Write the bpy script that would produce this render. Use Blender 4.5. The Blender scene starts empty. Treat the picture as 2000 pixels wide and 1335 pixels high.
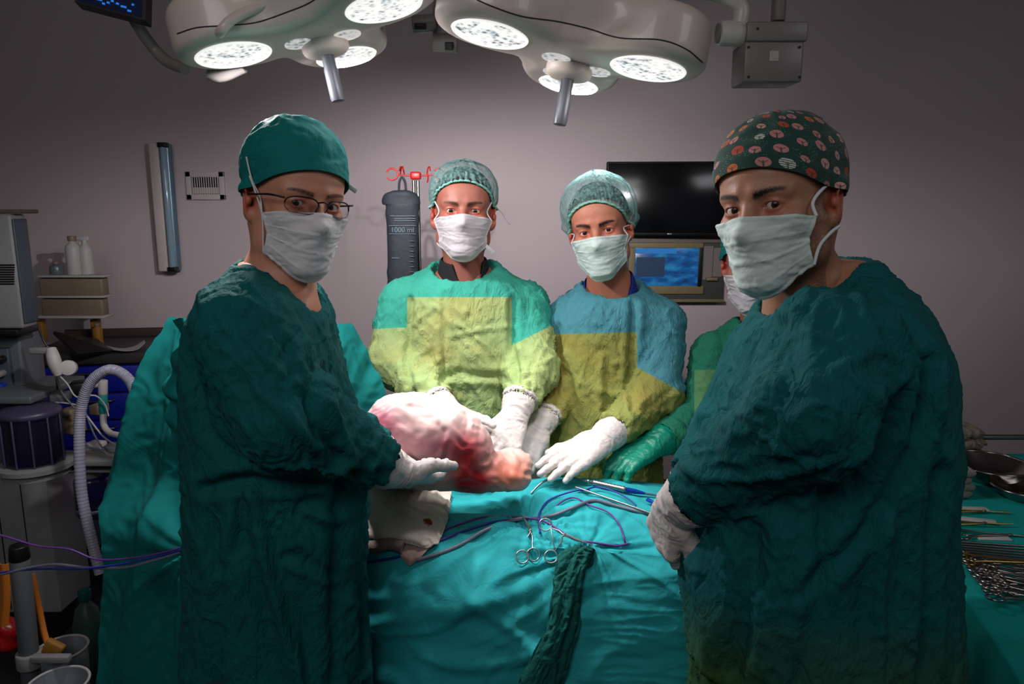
import bpy, bmesh, math, random
import numpy as np
from math import sin, cos, pi, radians as R_
from mathutils import Vector, Matrix, Euler
from mathutils.bvhtree import BVHTree

S = bpy.context.scene
COL = S.collection
# ---------------------------------------------------------------- camera
F = 1450.0
PITCH = R_(10.4)
CAMZ = 1.62
cam_d = bpy.data.cameras.new('camera'); cam = bpy.data.objects.new('camera', cam_d)
COL.objects.link(cam)
cam.location = (0, 0, CAMZ)
cam.rotation_euler = (pi/2 - PITCH, 0, 0)
cam_d.sensor_width = 36.0
cam_d.lens = 36.0*F/2000
cam_d.clip_start = 0.05
S.camera = cam
# ---------------------------------------------------------------- colour management, world
S.view_settings.view_transform = 'Standard'
S.view_settings.look = 'None'
S.view_settings.gamma = 1
S.view_settings.use_curve_mapping = False
S.view_settings.exposure = 0.0
W = bpy.data.worlds.new('world'); S.world = W; W.use_nodes = True
W.node_tree.nodes['Background'].inputs[0].default_value = (0.80, 0.88, 1.0, 1)
W.node_tree.nodes['Background'].inputs[1].default_value = 0.055

def P(px, py, D):
    """world point seen at photo pixel px,py at distance D along +Y"""
    a = (px-1000)/F; b = (667.5-py)/F
    s, c = sin(PITCH), cos(PITCH)
    k = D/(c + b*s)
    return Vector((a*k, D, CAMZ + k*(-s + b*c)))
def ppm(D): return F/(D*cos(PITCH)+.05)

def light(name, kind, loc, power, color=(1,1,1), size=.1, target=None, spot=None, blend=.5, size_y=None):
    d = bpy.data.lights.new(name, kind); o = bpy.data.objects.new(name, d); COL.objects.link(o)
    d.energy = power; d.color = color; o.location = loc
    if kind == 'AREA':
        d.size = size
        if size_y: d.shape = 'RECTANGLE'; d.size_y = size_y
    else: d.shadow_soft_size = size
    if kind == 'SPOT': d.spot_size = R_(spot); d.spot_blend = blend
    if target is not None:
        o.rotation_euler = (Vector(target)-Vector(loc)).to_track_quat('-Z', 'Y').to_euler()
    return o
# added fill lights without fixtures, high behind and beside the camera
light('unseen_fill_light', 'AREA', (-0.7, -0.7, 2.75), 15, (1, .96, .93), 1.5, (-0.3, 1.6, 1.0), size_y=.8)
light('unseen_fill_light', 'AREA', (2.3, 0.2, 2.75), 5, (.95, .97, 1), .8, (0.9, 1.6, 0.9), size_y=.6)

# ---------------------------------------------------------------- numpy noise
_rs = np.random.RandomState(7)
_perm = np.concatenate([_rs.permutation(256)]*2)
_g = _rs.normal(size=(256, 3)); _g /= np.linalg.norm(_g, axis=1)[:, None]
def perlin(p):
    p = np.asarray(p, dtype=np.float64)
    i = np.floor(p).astype(int); f = p-i; i &= 255
    u = f*f*f*(f*(f*6-15)+10)
    out = 0
    for dx in (0, 1):
        wx = u[:, 0] if dx else 1-u[:, 0]
        for dy in (0, 1):
            wy = u[:, 1] if dy else 1-u[:, 1]
            for dz in (0, 1):
                wz = u[:, 2] if dz else 1-u[:, 2]
                h = _perm[_perm[_perm[(i[:, 0]+dx) & 255]+((i[:, 1]+dy) & 255)]+((i[:, 2]+dz) & 255)]
                g = _g[h]
                out = out + wx*wy*wz*(g[:, 0]*(f[:, 0]-dx)+g[:, 1]*(f[:, 1]-dy)+g[:, 2]*(f[:, 2]-dz))
    return out*1.5
def ridged(p, warp=.35):
    w = np.stack([perlin(p*.6+11.3), perlin(p*.6+37.1), perlin(p*.6+71.7)], 1)
    q = p+w*warp*2
    r = 1-np.sqrt(perlin(q)**2+.0012)*2.2
    return r-.45
def crease(p, warp=.5, lo=.12):
    """sparse sharp ridges with flat cloth between them"""
    r = np.clip(ridged(p, warp)-lo, 0, 1)/(.5-lo)
    m = sstep_(perlin(p*.37+5.5), -.25, .35)
    return r**1.2*(.25+.75*m)-.15
def sstep_(x, a, b):
    t = np.clip((x-a)/(b-a), 0, 1); return t*t*(3-2*t)
# ---------------------------------------------------------------- mesh builders
def new_mesh(name, V, Fq, mat=None, parent=None, smooth=True, mats=None, fmat=None, uv=None, attrs=None):
    me = bpy.data.meshes.new(name)
    if isinstance(Fq, np.ndarray):
        V = np.asarray(V, dtype=np.float32)
        n = Fq.shape[1]
        me.vertices.add(len(V)); me.vertices.foreach_set('co', V.ravel())
        me.loops.add(Fq.size); me.loops.foreach_set('vertex_index', Fq.astype(np.int32).ravel())
        me.polygons.add(len(Fq)); me.polygons.foreach_set('loop_start', np.arange(0, Fq.size, n, dtype=np.int32))
        me.update(calc_edges=True); me.validate()
    else:
        me.from_pydata([tuple(v) for v in V], [], Fq)
        me.update()
    me.polygons.foreach_set('use_smooth', np.full(len(me.polygons), smooth))
    o = bpy.data.objects.new(name, me); COL.objects.link(o)
    for m in (mats or ([mat] if mat else [])): me.materials.append(m)
    if fmat is not None: me.polygons.foreach_set('material_index', np.asarray(fmat, dtype=np.int32))
    if uv is not None:
        ul = me.uv_layers.new(name='UVMap')
        li = np.empty(len(me.loops), dtype=np.int32); me.loops.foreach_get('vertex_index', li)
        ul.data.foreach_set('uv', np.asarray(uv, dtype=np.float32)[li].ravel())
    for k, a in (attrs or {}).items():
        at = me.attributes.new(k, 'FLOAT', 'POINT'); at.data.foreach_set('value', np.asarray(a, dtype=np.float32))
    if parent is not None: adopt(o, parent)
    return o
def adopt(o, parent):
    o.parent = parent
    if parent.get('_loc') is not None and not o.get('_local'):
        o.matrix_parent_inverse = Matrix.Translation(Vector(parent['_loc'])).inverted()
def tag(o, label=None, cat=None, group=None, kind=None):
    if label: o['label'] = label
    if cat: o['category'] = cat
    if group: o['group'] = group
    if kind: o['kind'] = kind
    return o
def thing(name, label, cat, loc, group=None, rot=None, world=True):
    """Empty at the base of a thing. world=True: its parts are written in world coordinates."""
    o = bpy.data.objects.new(name, None); COL.objects.link(o); o.empty_display_size = .05
    o.location = loc
    if rot is not None: o.rotation_euler = rot
    if world: o['_loc'] = list(loc)
    return tag(o, label, cat, group)

class MB:
    """collects simple solids into one mesh"""
    def __init__(s): s.v = []; s.f = []; s.sm = []; s.fm = []; s.m = 0
    def add(s, vs, fs, smooth=True):
        b = len(s.v); s.v += [Vector(v) for v in vs]; s.f += [[b+i for i in f] for f in fs]; s.sm += [smooth]*len(fs); s.fm += [s.m]*len(fs)
        return s
    def box(s, c, size, bev=.004, rot=None, seg=2):
        bm = bmesh.new(); bmesh.ops.create_cube(bm, size=1)
        bmesh.ops.scale(bm, vec=size, verts=bm.verts)
        if bev: bmesh.ops.bevel(bm, geom=bm.edges[:], offset=min(bev, min(size)*.45), segments=seg, affect='EDGES', profile=.5)
        M = Matrix.Translation(c) @ (Euler(rot).to_matrix().to_4x4() if rot is not None and not isinstance(rot, Matrix) else (rot.to_4x4() if rot is not None else Matrix()))
        bm.verts.index_update()
        s.add([M @ v.co for v in bm.verts], [[v.index for v in f.verts] for f in bm.faces], bev > 0 and seg > 1)
        bm.free(); return s
    def lathe(s, prof, c=(0, 0, 0), axis=(0, 0, 1), n=32, caps=True):
        ax = Vector(axis).normalized(); q = ax.to_track_quat('Z', 'Y').to_matrix()
        c = Vector(c); vs = []; fs = []
        for r, z in prof:
            for k in range(n):
                a = 2*pi*k/n; vs.append(c+q @ Vector((r*cos(a), r*sin(a), z)))
        m = len(prof)
        for i in range(m-1):
            for k in range(n):
                k2 = (k+1) % n; fs.append([i*n+k, i*n+k2, (i+1)*n+k2, (i+1)*n+k])
        if caps:
            if prof[0][0] > 1e-5: fs.append(list(range(n))[::-1])
            if prof[-1][0] > 1e-5: fs.append([(m-1)*n+k for k in range(n)])
        return s.add(vs, fs)
    def cyl(s, a, b, r, r2=None, n=24, bev=None):
        a = Vector(a); b = Vector(b); L = (b-a).length; r2 = r if r2 is None else r2
        e = bev if bev is not None else min(r, r2, L/2)*.15
        return s.lathe([(max(r-e, 1e-6), 0), (r-e*.3, e*.3), (r, e), (r2, L-e), (r2-e*.3, L-e*.3), (max(r2-e, 1e-6), L)], a, b-a, n)
    def ball(s, c, r, n=20):
        r = Vector(r) if not isinstance(r, (int, float)) else Vector((r, r, r)); c = Vector(c)
        vs = [c+Vector((0, 0, -r.z))]; fs = []
        m = n//2
        for i in range(1, m):
            t = -pi/2+pi*i/m
            for k in range(n):
                a = 2*pi*k/n; vs.append(c+Vector((r.x*cos(t)*cos(a), r.y*cos(t)*sin(a), r.z*sin(t))))
        vs.append(c+Vector((0, 0, r.z)))
        for k in range(n): fs.append([0, 1+(k+1) % n, 1+k])
        for i in range(m-2):
            for k in range(n):
                k2 = (k+1) % n; fs.append([1+i*n+k, 1+i*n+k2, 1+(i+1)*n+k2, 1+(i+1)*n+k])
        b = 1+(m-2)*n
        for k in range(n): fs.append([b+k, b+(k+1) % n, len(vs)-1])
        return s.add(vs, fs)
    def tube(s, pts, r, n=10, closed=False, samples=8, spline=True):
        pts = [Vector(p) for p in pts]
        if spline and len(pts) > 2: pts = [Vector(p) for p in crom(np.array([tuple(p) for p in pts]), samples, closed)]
        m = len(pts); rr = r if callable(r) else (lambda t: r)
        T = [((pts[(i+1) % m] if closed or i < m-1 else pts[i])-(pts[i-1] if closed or i > 0 else pts[i])).normalized() for i in range(m)]
        up = Vector((0, 0, 1)) if abs(T[0].z) < .9 else Vector((1, 0, 0))
        u = T[0].cross(up).normalized(); vs = []
        for i in range(m):
            u = (u-T[i]*u.dot(T[i])).normalized(); w = T[i].cross(u)
            for k in range(n):
                a = 2*pi*k/n; vs.append(pts[i]+(u*cos(a)+w*sin(a))*rr(i/max(1, m-1)))
        fs = []
        for i in range(m if closed else m-1):
            j = (i+1) % m
            for k in range(n):
                k2 = (k+1) % n; fs.append([i*n+k, i*n+k2, j*n+k2, j*n+k])
        if not closed: fs.append(list(range(n))[::-1]); fs.append([(m-1)*n+k for k in range(n)])
        return s.add(vs, fs)
    def ring(s, c, R, r, axis=(0, 1, 0), n=28, sx=1.0):
        q = Vector(axis).normalized().to_track_quat('Z', 'Y').to_matrix(); c = Vector(c)
        return s.tube([c+q @ Vector((R*sx*cos(2*pi*k/n), R*sin(2*pi*k/n), 0)) for k in range(n)], r, 8, True, spline=False)
    def prism(s, poly, z0, z1, M=None, smooth=False):
        n = len(poly); M = M or Matrix()
        vs = [M @ Vector((x, y, z0)) for x, y in poly]+[M @ Vector((x, y, z1)) for x, y in poly]
        fs = [list(range(n))[::-1], [n+i for i in range(n)]]+[[i, (i+1) % n, n+(i+1) % n, n+i] for i in range(n)]
        return s.add(vs, fs, smooth)
    def build(s, name, mat, parent=None, mats=None):
        o = new_mesh(name, s.v, s.f, mat, parent, mats=mats, fmat=s.fm if mats else None)
        o.data.polygons.foreach_set('use_smooth', s.sm)
        try: o.data.set_sharp_from_angle(angle=R_(50))
        except Exception: pass
        return o
def crom(pts, k, closed=False):
    """Catmull-Rom through pts (n,3), k samples per span"""
    pts = np.asarray(pts, float); n = len(pts); out = []
    for i in range(n if closed else n-1):
        p0 = pts[i-1] if (closed or i > 0) else 2*pts[0]-pts[1]
        p1 = pts[i]; p2 = pts[(i+1) % n]
        p3 = pts[(i+2) % n] if (closed or i < n-2) else 2*pts[-1]-pts[-2]
        for j in range(k):
            t = j/k
            out.append(.5*((2*p1)+(-p0+p2)*t+(2*p0-5*p1+4*p2-p3)*t*t+(-p0+3*p1-3*p2+p3)*t**3))
    if not closed: out.append(pts[-1])
    return np.array(out)
def grid_faces(nu, nv, wrap=False):
    i, j = np.meshgrid(np.arange(nu-(0 if wrap else 1)), np.arange(nv-1), indexing='ij')
    i2 = (i+1) % nu
    return np.stack([i*nv+j, i2*nv+j, i2*nv+j+1, i*nv+j+1], -1).reshape(-1, 4)
def grid_normals(G, wrap=False):
    if wrap:
        du = np.roll(G, -1, 0)-np.roll(G, 1, 0)
    else: du = np.gradient(G, axis=0)
    dv = np.gradient(G, axis=1)
    n = np.cross(du, dv); l = np.linalg.norm(n, axis=-1, keepdims=True); l[l == 0] = 1
    return n/l
def solid_grid(name, G, thick, mat, parent=None, wrap=False, attrs=None, uvscale=(1, 1)):
    """a sheet with real thickness from a grid of points"""
    nu, nv = G.shape[:2]; N = grid_normals(G, wrap)
    A = (G+N*thick*.5).reshape(-1, 3); B = (G-N*thick*.5).reshape(-1, 3)
    f = grid_faces(nu, nv, wrap); n = nu*nv
    fs = [f, f[:, ::-1]+n]
    idx = np.arange(n).reshape(nu, nv)
    loops = []
    if not wrap:
        for e in (idx[0, ::-1], idx[-1, :]): loops.append(e)
        loops.append(idx[:, 0]); loops.append(idx[::-1, -1])
    else:
        loops.append(np.append(idx[:, 0], idx[0, 0])); loops.append(np.append(idx[:, -1], idx[0, -1])[::-1])
    for e in loops: fs.append(np.stack([e[1:], e[:-1], e[:-1]+n, e[1:]+n], 1))
    U, Vv = np.meshgrid(np.linspace(0, 1, nu)*uvscale[0], np.linspace(0, 1, nv)*uvscale[1], indexing='ij')
    uv = np.stack([U, Vv], -1).reshape(-1, 2); uv = np.concatenate([uv, uv])
    at = {k: np.concatenate([np.ravel(a)]*2) for k, a in (attrs or {}).items()}
    o = new_mesh(name, np.concatenate([A, B]), np.concatenate(fs), mat, parent, uv=uv, attrs=at)
    try: o.data.set_sharp_from_angle(angle=R_(75))
    except Exception: pass
    return o
def spline_grid(C, ku, kv):
    """C: rows x cols of points -> dense grid"""
    C = np.array([[tuple(p) for p in row] for row in C], float)
    A = np.stack([crom(C[i], kv) for i in range(C.shape[0])])
    return np.stack([crom(A[:, j], ku) for j in range(A.shape[1])], 1)
def fold_disp(G, amp, freqs, wrap=False, seed=0):
    """displace a grid along its normals by ridged folds; freqs=(fx,fy,fz) per metre"""
    N = grid_normals(G, wrap); p = G.reshape(-1, 3)*np.array(freqs)+seed*13.7
    d = ridged(p).reshape(G.shape[:2])
    return G+N*(amp*d)[..., None]

# ---------------------------------------------------------------- signed distance modelling
class SDF:
    def __init__(s, lo, hi, h):
        s.lo = np.array(lo, float); s.h = h
        n = np.ceil((np.array(hi, float)-s.lo)/h).astype(int)+1
        s.n = n; s.ax = [s.lo[k]+h*np.arange(n[k]) for k in range(3)]
        s.f = np.full(n, .08, dtype=np.float32)
    def region(s, lo, hi, m):
        sl = []
        for k in range(3):
            a = int(max(0, math.floor((lo[k]-m-s.lo[k])/s.h))); b = int(min(s.n[k], math.ceil((hi[k]+m-s.lo[k])/s.h)+1))
            sl.append(slice(a, max(a, b)))
        return tuple(sl)
    def xyz(s, sl):
        return (s.ax[0][sl[0]][:, None, None], s.ax[1][sl[1]][None, :, None], s.ax[2][sl[2]][None, None, :])
    def op(s, sl, d, k, mode):
        a = s.f[sl]
        if a.size == 0: return
        if mode == 'add':
            if k > 0:
                h = np.maximum(k-np.abs(a-d), 0)/k; r = np.minimum(a, d)-h*h*k*.25
            else: r = np.minimum(a, d)
        else:
            d = -d
            if k > 0:
                h = np.maximum(k-np.abs(a-d), 0)/k; r = np.maximum(a, d)+h*h*k*.25
            else: r = np.maximum(a, d)
        s.f[sl] = r
    def ell(s, c, r, k=.01, mode='add', rot=None):
        c = np.array(tuple(c), float); m = max(r); pad = k+.015
        sl = s.region(c-m, c+m, pad); x, y, z = s.xyz(sl); x = x-c[0]; y = y-c[1]; z = z-c[2]
        if rot is not None:
            Mi = np.array(Euler(rot).to_matrix().transposed())
            x, y, z = (Mi[i, 0]*x+Mi[i, 1]*y+Mi[i, 2]*z for i in range(3))
        k0 = np.sqrt((x/r[0])**2+(y/r[1])**2+(z/r[2])**2); k1 = np.sqrt((x/r[0]**2)**2+(y/r[1]**2)**2+(z/r[2]**2)**2)
        s.op(sl, (k0*(k0-1)/np.maximum(k1, 1e-6)).astype(np.float32), k, mode)
    def cone(s, a, b, ra, rb, k=.01, mode='add', flat=None):
        """tapered capsule; flat=(dir, factor): squashed along dir"""
        a = np.array(tuple(a), float); b = np.array(tuple(b), float); m = max(ra, rb)
        sl = s.region(np.minimum(a, b)-m, np.maximum(a, b)+m, k+.015); x, y, z = s.xyz(sl)
        x = x-a[0]; y = y-a[1]; z = z-a[2]; e = b-a; L = max(float(e @ e), 1e-9)
        t = np.clip((x*e[0]+y*e[1]+z*e[2])/L, 0, 1)
        x = x-t*e[0]; y = y-t*e[1]; z = z-t*e[2]
        q = x*x+y*y+z*z
        if flat is not None:
            d = np.array(tuple(Vector(flat[0]).normalized())); w = x*d[0]+y*d[1]+z*d[2]
            q = q+(flat[1]**2-1)*w*w
        s.op(sl, (np.sqrt(q)-(ra+(rb-ra)*t)).astype(np.float32), k, mode)
    def loft(s, rows, k=.02, pw=2.0, mode='add'):
        """rows: (z, cx, cy, rx, ry) sorted by z; superelliptic column"""
        r = np.array(sorted(rows)); z0, z1 = r[0, 0], r[-1, 0]
        lo = (min(r[:, 1]-r[:, 3]), min(r[:, 2]-r[:, 4]), z0); hi = (max(r[:, 1]+r[:, 3]), max(r[:, 2]+r[:, 4]), z1)
        sl = s.region(lo, hi, k+.02); x, y, z = s.xyz(sl)
        zs = np.linspace(z0, z1, 200)
        # smooth the rows
        def it(i):
            v = np.interp(zs, r[:, 0], r[:, i]); w = np.ones(15)/15
            v = np.convolve(np.pad(v, 7, 'edge'), w, 'valid'); return np.interp(z, zs, v)
        cx, cy, rx, ry = it(1), it(2), it(3), it(4)
        u = np.abs(x-cx)/rx; v = np.abs(y-cy)/ry
        kk = (u**pw+v**pw)**(1/pw)
        d = (kk-1)*np.minimum(rx, ry)
        d = np.maximum(d, np.maximum(z-z1, z0-z))
        s.op(sl, d.astype(np.float32), k, mode)
    def mesh(s):
        f = s.f
        for k in range(3):
            a = [slice(None)]*3; a[k] = 0; f[tuple(a)] = s.h; a[k] = -1; f[tuple(a)] = s.h
        ins = f < 0
        c = [ins[dx:s.n[0]-1+dx, dy:s.n[1]-1+dy, dz:s.n[2]-1+dz] for dx in (0, 1) for dy in (0, 1) for dz in (0, 1)]
        anyi = c[0].copy(); alli = c[0].copy()
        for q in c[1:]: anyi |= q; alli &= q
        m = anyi & ~alli
        idx = np.full(m.shape, -1, dtype=np.int64); ci = np.nonzero(m); n = len(ci[0]); idx[ci] = np.arange(n)
        acc = np.zeros((n, 3)); cnt = np.zeros(n)
        corner = {}
        for dx in (0, 1):
            for dy in (0, 1):
                for dz in (0, 1): corner[(dx, dy, dz)] = f[ci[0]+dx, ci[1]+dy, ci[2]+dz].astype(float)
        for ax in range(3):
            for a in (0, 1):
                for b in (0, 1):
                    p = [0, 0, 0]; o = [k for k in range(3) if k != ax]; p[o[0]] = a; p[o[1]] = b
                    q = list(p); q[ax] = 1
                    fa, fb = corner[tuple(p)], corner[tuple(q)]
                    x = (fa < 0) != (fb < 0); t = np.where(x, fa/np.where(x, fa-fb, 1), 0)
                    pos = np.array(p, float)[None, :].repeat(n, 0); pos[:, ax] += t
                    acc[x] += pos[x]; cnt[x] += 1
        V = (np.stack(ci, 1)+acc/np.maximum(cnt, 1)[:, None])*s.h+s.lo
        Q = []
        for ax in range(3):
            o = [(ax+1) % 3, (ax+2) % 3]
            A = [slice(None)]*3; B = [slice(None)]*3
            A[ax] = slice(0, -1); B[ax] = slice(1, None)
            for k in o: A[k] = slice(1, -1); B[k] = slice(1, -1)
            ia, ib = ins[tuple(A)], ins[tuple(B)]
            e = np.nonzero(ia != ib); flip = ib[e]
            base = [e[0].copy(), e[1].copy(), e[2].copy()]
            for k in o: base[k] = base[k]+1
            def cell(d1, d2):
                w = [b.copy() for b in base]; w[o[0]] -= d1; w[o[1]] -= d2
                return idx[w[0], w[1], w[2]]
            q = np.stack([cell(1, 1), cell(0, 1), cell(0, 0), cell(1, 0)], 1)
            q[flip] = q[flip][:, ::-1]; Q.append(q)
        return V, np.concatenate(Q)
def vnormals(V, Q):
    d1 = V[Q[:, 2]]-V[Q[:, 0]]; d2 = V[Q[:, 3]]-V[Q[:, 1]]
    fn = np.cross(d1, d2); N = np.zeros_like(V)
    for k in range(4):
        for a in range(3): N[:, a] += np.bincount(Q[:, k], fn[:, a], len(V))
    l = np.linalg.norm(N, axis=1); l[l == 0] = 1
    return N/l[:, None]
def relax(V, Q, it=2, w=.5):
    n = len(V); e = np.concatenate([Q[:, [0, 1]], Q[:, [1, 2]], Q[:, [2, 3]], Q[:, [3, 0]]])
    deg = np.bincount(e[:, 0], minlength=n)+np.bincount(e[:, 1], minlength=n)
    for _ in range(it):
        S_ = np.zeros_like(V)
        for a in range(3):
            S_[:, a] = np.bincount(e[:, 0], V[e[:, 1], a], n)+np.bincount(e[:, 1], V[e[:, 0], a], n)
        V = V*(1-w)+w*S_/np.maximum(deg, 1)[:, None]
    return V

# ---------------------------------------------------------------- materials
def srgb(r, g, b):
    f = lambda c: (c/255/12.92) if c/255 <= .04045 else ((c/255+.055)/1.055)**2.4
    return (f(r), f(g), f(b), 1)
class NT:
    def __init__(s, name):
        s.m = bpy.data.materials.new(name); s.m.use_nodes = True; s.t = s.m.node_tree
        s.b = s.t.nodes['Principled BSDF']; s.out = s.t.nodes['Material Output']
    def n(s, kind, **kw):
        x = s.t.nodes.new(kind)
        for k, v in kw.items():
            if k.startswith('i_'):
                key = k[2:]; key = int(key) if key.isdigit() else key.replace('_', ' ')
                if hasattr(v, 'node') or isinstance(v, bpy.types.NodeSocket): s.t.links.new(v, x.inputs[key])
                else: x.inputs[key].default_value = v
            else: setattr(x, k, v)
        return x
    def link(s, a, b): s.t.links.new(a, b)
    def mix(s, f, a, b):
        x = s.n('ShaderNodeMix', data_type='RGBA')
        for sock, v in ((x.inputs[0], f), (x.inputs[6], a), (x.inputs[7], b)):
            if isinstance(v, bpy.types.NodeSocket): s.link(v, sock)
            else: sock.default_value = v
        return x.outputs[2]
    def math(s, op, a, b=0.0, c=None):
        x = s.n('ShaderNodeMath', operation=op)
        for i, v in enumerate((a, b) if c is None else (a, b, c)):
            if isinstance(v, bpy.types.NodeSocket): s.link(v, x.inputs[i])
            else: x.inputs[i].default_value = v
        return x.outputs[0]
    def ramp(s, f, stops, const=False):
        x = s.n('ShaderNodeValToRGB'); s.link(f, x.inputs[0]); e = x.color_ramp.elements
        if const: x.color_ramp.interpolation = 'CONSTANT'
        while len(e) < len(stops): e.new(.5)
        for i, (p, c) in enumerate(stops): e[i].position = p; e[i].color = c
        return x.outputs[0]
def mat(name, col, rough=.5, metal=0., var=.08, scale=30, bump=0., bscale=60, coat=0., emit=None, estr=1., spec=.5, alpha=1., sss=0.):
    t = NT(name); b = t.b; b.inputs['Roughness'].default_value = rough; b.inputs['Metallic'].default_value = metal
    co = t.n('ShaderNodeTexCoord')
    no = t.n('ShaderNodeTexNoise', i_Scale=scale, i_Detail=4.0); t.link(co.outputs['Object'], no.inputs['Vector'])
    dark = tuple(c*(1-var) for c in col[:3])+(1,); lite = tuple(min(1, c*(1+var)) for c in col[:3])+(1,)
    t.link(t.mix(no.outputs[0], dark, lite), b.inputs['Base Color'])
    if bump:
        n2 = t.n('ShaderNodeTexNoise', i_Scale=bscale, i_Detail=5.0); t.link(co.outputs['Object'], n2.inputs['Vector'])
        bp = t.n('ShaderNodeBump', i_Strength=bump, i_Distance=.004); t.link(n2.outputs[0], bp.inputs['Height']); t.link(bp.outputs[0], b.inputs['Normal'])
    b.inputs['Specular IOR Level'].default_value = spec
    if coat: b.inputs['Coat Weight'].default_value = coat
    if emit: b.inputs['Emission Color'].default_value = emit; b.inputs['Emission Strength'].default_value = estr
    if alpha < 1: b.inputs['Alpha'].default_value = alpha
    if sss: b.inputs['Subsurface Weight'].default_value = sss; b.inputs['Subsurface Radius'].default_value = (.012, .005, .003)
    return t.m
def cloth(name, col, col2=None, soft=.0, bump=.5, scale=1., rough=.85, sheen=0., stretch=(1, 1, 1), attr='panel', stain=None, weave=True, trans=0., alt=None):
    """crinkled woven cloth; col2 shows where the mesh attribute 'panel' is positive"""
    t = NT(name); b = t.b
    co = t.n('ShaderNodeTexCoord').outputs['Object']
    mp = t.n('ShaderNodeMapping', i_Scale=stretch); t.link(co, mp.inputs[0]); v = mp.outputs[0]
    n1 = t.n('ShaderNodeTexNoise', i_Scale=16*scale, i_Detail=3.0, i_Distortion=1.6); t.link(v, n1.inputs['Vector'])
    r1 = t.math('POWER', t.math('ADD', t.math('POWER', t.math('ABSOLUTE', t.math('SUBTRACT', n1.outputs[0], .5)), 2.0), .0012), .5)
    n2 = t.n('ShaderNodeTexNoise', i_Scale=60*scale, i_Detail=3.0, i_Distortion=1.2); t.link(v, n2.inputs['Vector'])
    r2 = t.math('POWER', t.math('ADD', t.math('POWER', t.math('ABSOLUTE', t.math('SUBTRACT', n2.outputs[0], .5)), 2.0), .0012), .5)
    hgt = t.math('ADD', t.math('MULTIPLY', r1, -1.6), t.math('MULTIPLY', r2, -.55))
    if weave:
        n3 = t.n('ShaderNodeTexNoise', i_Scale=900.0, i_Detail=1.0); t.link(co, n3.inputs['Vector'])
        hgt = t.math('ADD', hgt, t.math('MULTIPLY', n3.outputs[0], .02))
    bp = t.n('ShaderNodeBump', i_Strength=bump, i_Distance=.012); t.link(hgt, bp.inputs['Height']); t.link(bp.outputs[0], b.inputs['Normal'])
    n4 = t.n('ShaderNodeTexNoise', i_Scale=7.0, i_Detail=4.0); t.link(co, n4.inputs['Vector'])
    def vv(c): return t.mix(n4.outputs[0], tuple(x*.85 for x in c[:3])+(1,), tuple(min(1, x*1.15) for x in c[:3])+(1,))
    base = vv(col)
    if col2 is not None:
        at = t.n('ShaderNodeAttribute', attribute_name=attr).outputs['Fac']
        if soft: n5 = t.n('ShaderNodeTexNoise', i_Scale=14.0, i_Detail=3.0); t.link(co, n5.inputs['Vector']); at = t.math('ADD', at, t.math('MULTIPLY', t.math('SUBTRACT', n5.outputs[0], .5), soft))
        mr = t.n('ShaderNodeMapRange'); t.link(at, mr.inputs[0]); w = max(soft*.6, .0012)
        mr.inputs[1].default_value = -w; mr.inputs[2].default_value = w
        c2_ = vv(col2)
        if alt is not None:
            n8 = t.n('ShaderNodeTexNoise', i_Scale=5.0, i_Detail=5.0, i_Distortion=.8); t.link(co, n8.inputs['Vector'])
            m8 = t.n('ShaderNodeMapRange'); t.link(n8.outputs[0], m8.inputs[0]); m8.inputs[1].default_value = .46; m8.inputs[2].default_value = .70; m8.inputs[4].default_value = .6
            c2_ = t.mix(m8.outputs[0], c2_, alt)
        base = t.mix(mr.outputs[0], base, c2_)
    if stain is not None:
        (c, r, scol) = stain
        d = t.n('ShaderNodeVectorMath', operation='DISTANCE'); t.link(co, d.inputs[0]); d.inputs[1].default_value = tuple(c)
        n6 = t.n('ShaderNodeTexNoise', i_Scale=90.0, i_Detail=3.0); t.link(co, n6.inputs['Vector'])
        q = t.math('ADD', d.outputs['Value'], t.math('MULTIPLY', t.math('SUBTRACT', n6.outputs[0], .5), r*1.4))
        mr = t.n('ShaderNodeMapRange'); t.link(q, mr.inputs[0]); mr.inputs[1].default_value = r*1.1; mr.inputs[2].default_value = r*.8
        base = t.mix(mr.outputs[0], base, scol)
    t.link(base, b.inputs['Base Color'])
    b.inputs['Roughness'].default_value = rough; b.inputs['Specular IOR Level'].default_value = .25
    b.inputs['Sheen Weight'].default_value = sheen; b.inputs['Sheen Roughness'].default_value = .4
    return t.m
# ================================================================ THE ROOM
WALL_D = 3.9
m_wall = mat('wall_paint', srgb(186, 172, 176), .75, var=.02, scale=3, bump=.05, bscale=200)
m_ceil = mat('ceiling_paint', srgb(150, 146, 146), .8)
m_floor = mat('floor_vinyl', srgb(38, 40, 44), .35, var=.1)
def slab(name, lo, hi, m, bev=0):
    b = MB(); b.box([(a+c)/2 for a, c in zip(lo, hi)], [c-a for a, c in zip(lo, hi)], bev)
    o = b.build(name, m); o['kind'] = 'structure'; return o
slab('wall_back', (-3.7, WALL_D, 0), (3.7, WALL_D+.1, 3.1), m_wall)
slab('wall_left', (-3.8, -2.5, 0), (-3.7, WALL_D+.1, 3.1), m_wall)
slab('wall_right', (3.7, -2.5, 0), (3.8, WALL_D+.1, 3.1), m_wall)
slab('floor', (-3.7, -2.5, -.1), (3.7, WALL_D, 0), m_floor)
slab('ceiling', (-3.7, -2.5, 3.1), (3.7, WALL_D, 3.2), m_ceil)

# ================================================================ PEOPLE
def xf(M, V):
    A = np.array(M); return np.asarray(V) @ A[:3, :3].T + A[:3, 3]
def sstep(x, a, b):
    t = np.clip((x-a)/(b-a), 0, 1); return t*t*(3-2*t)

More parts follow.
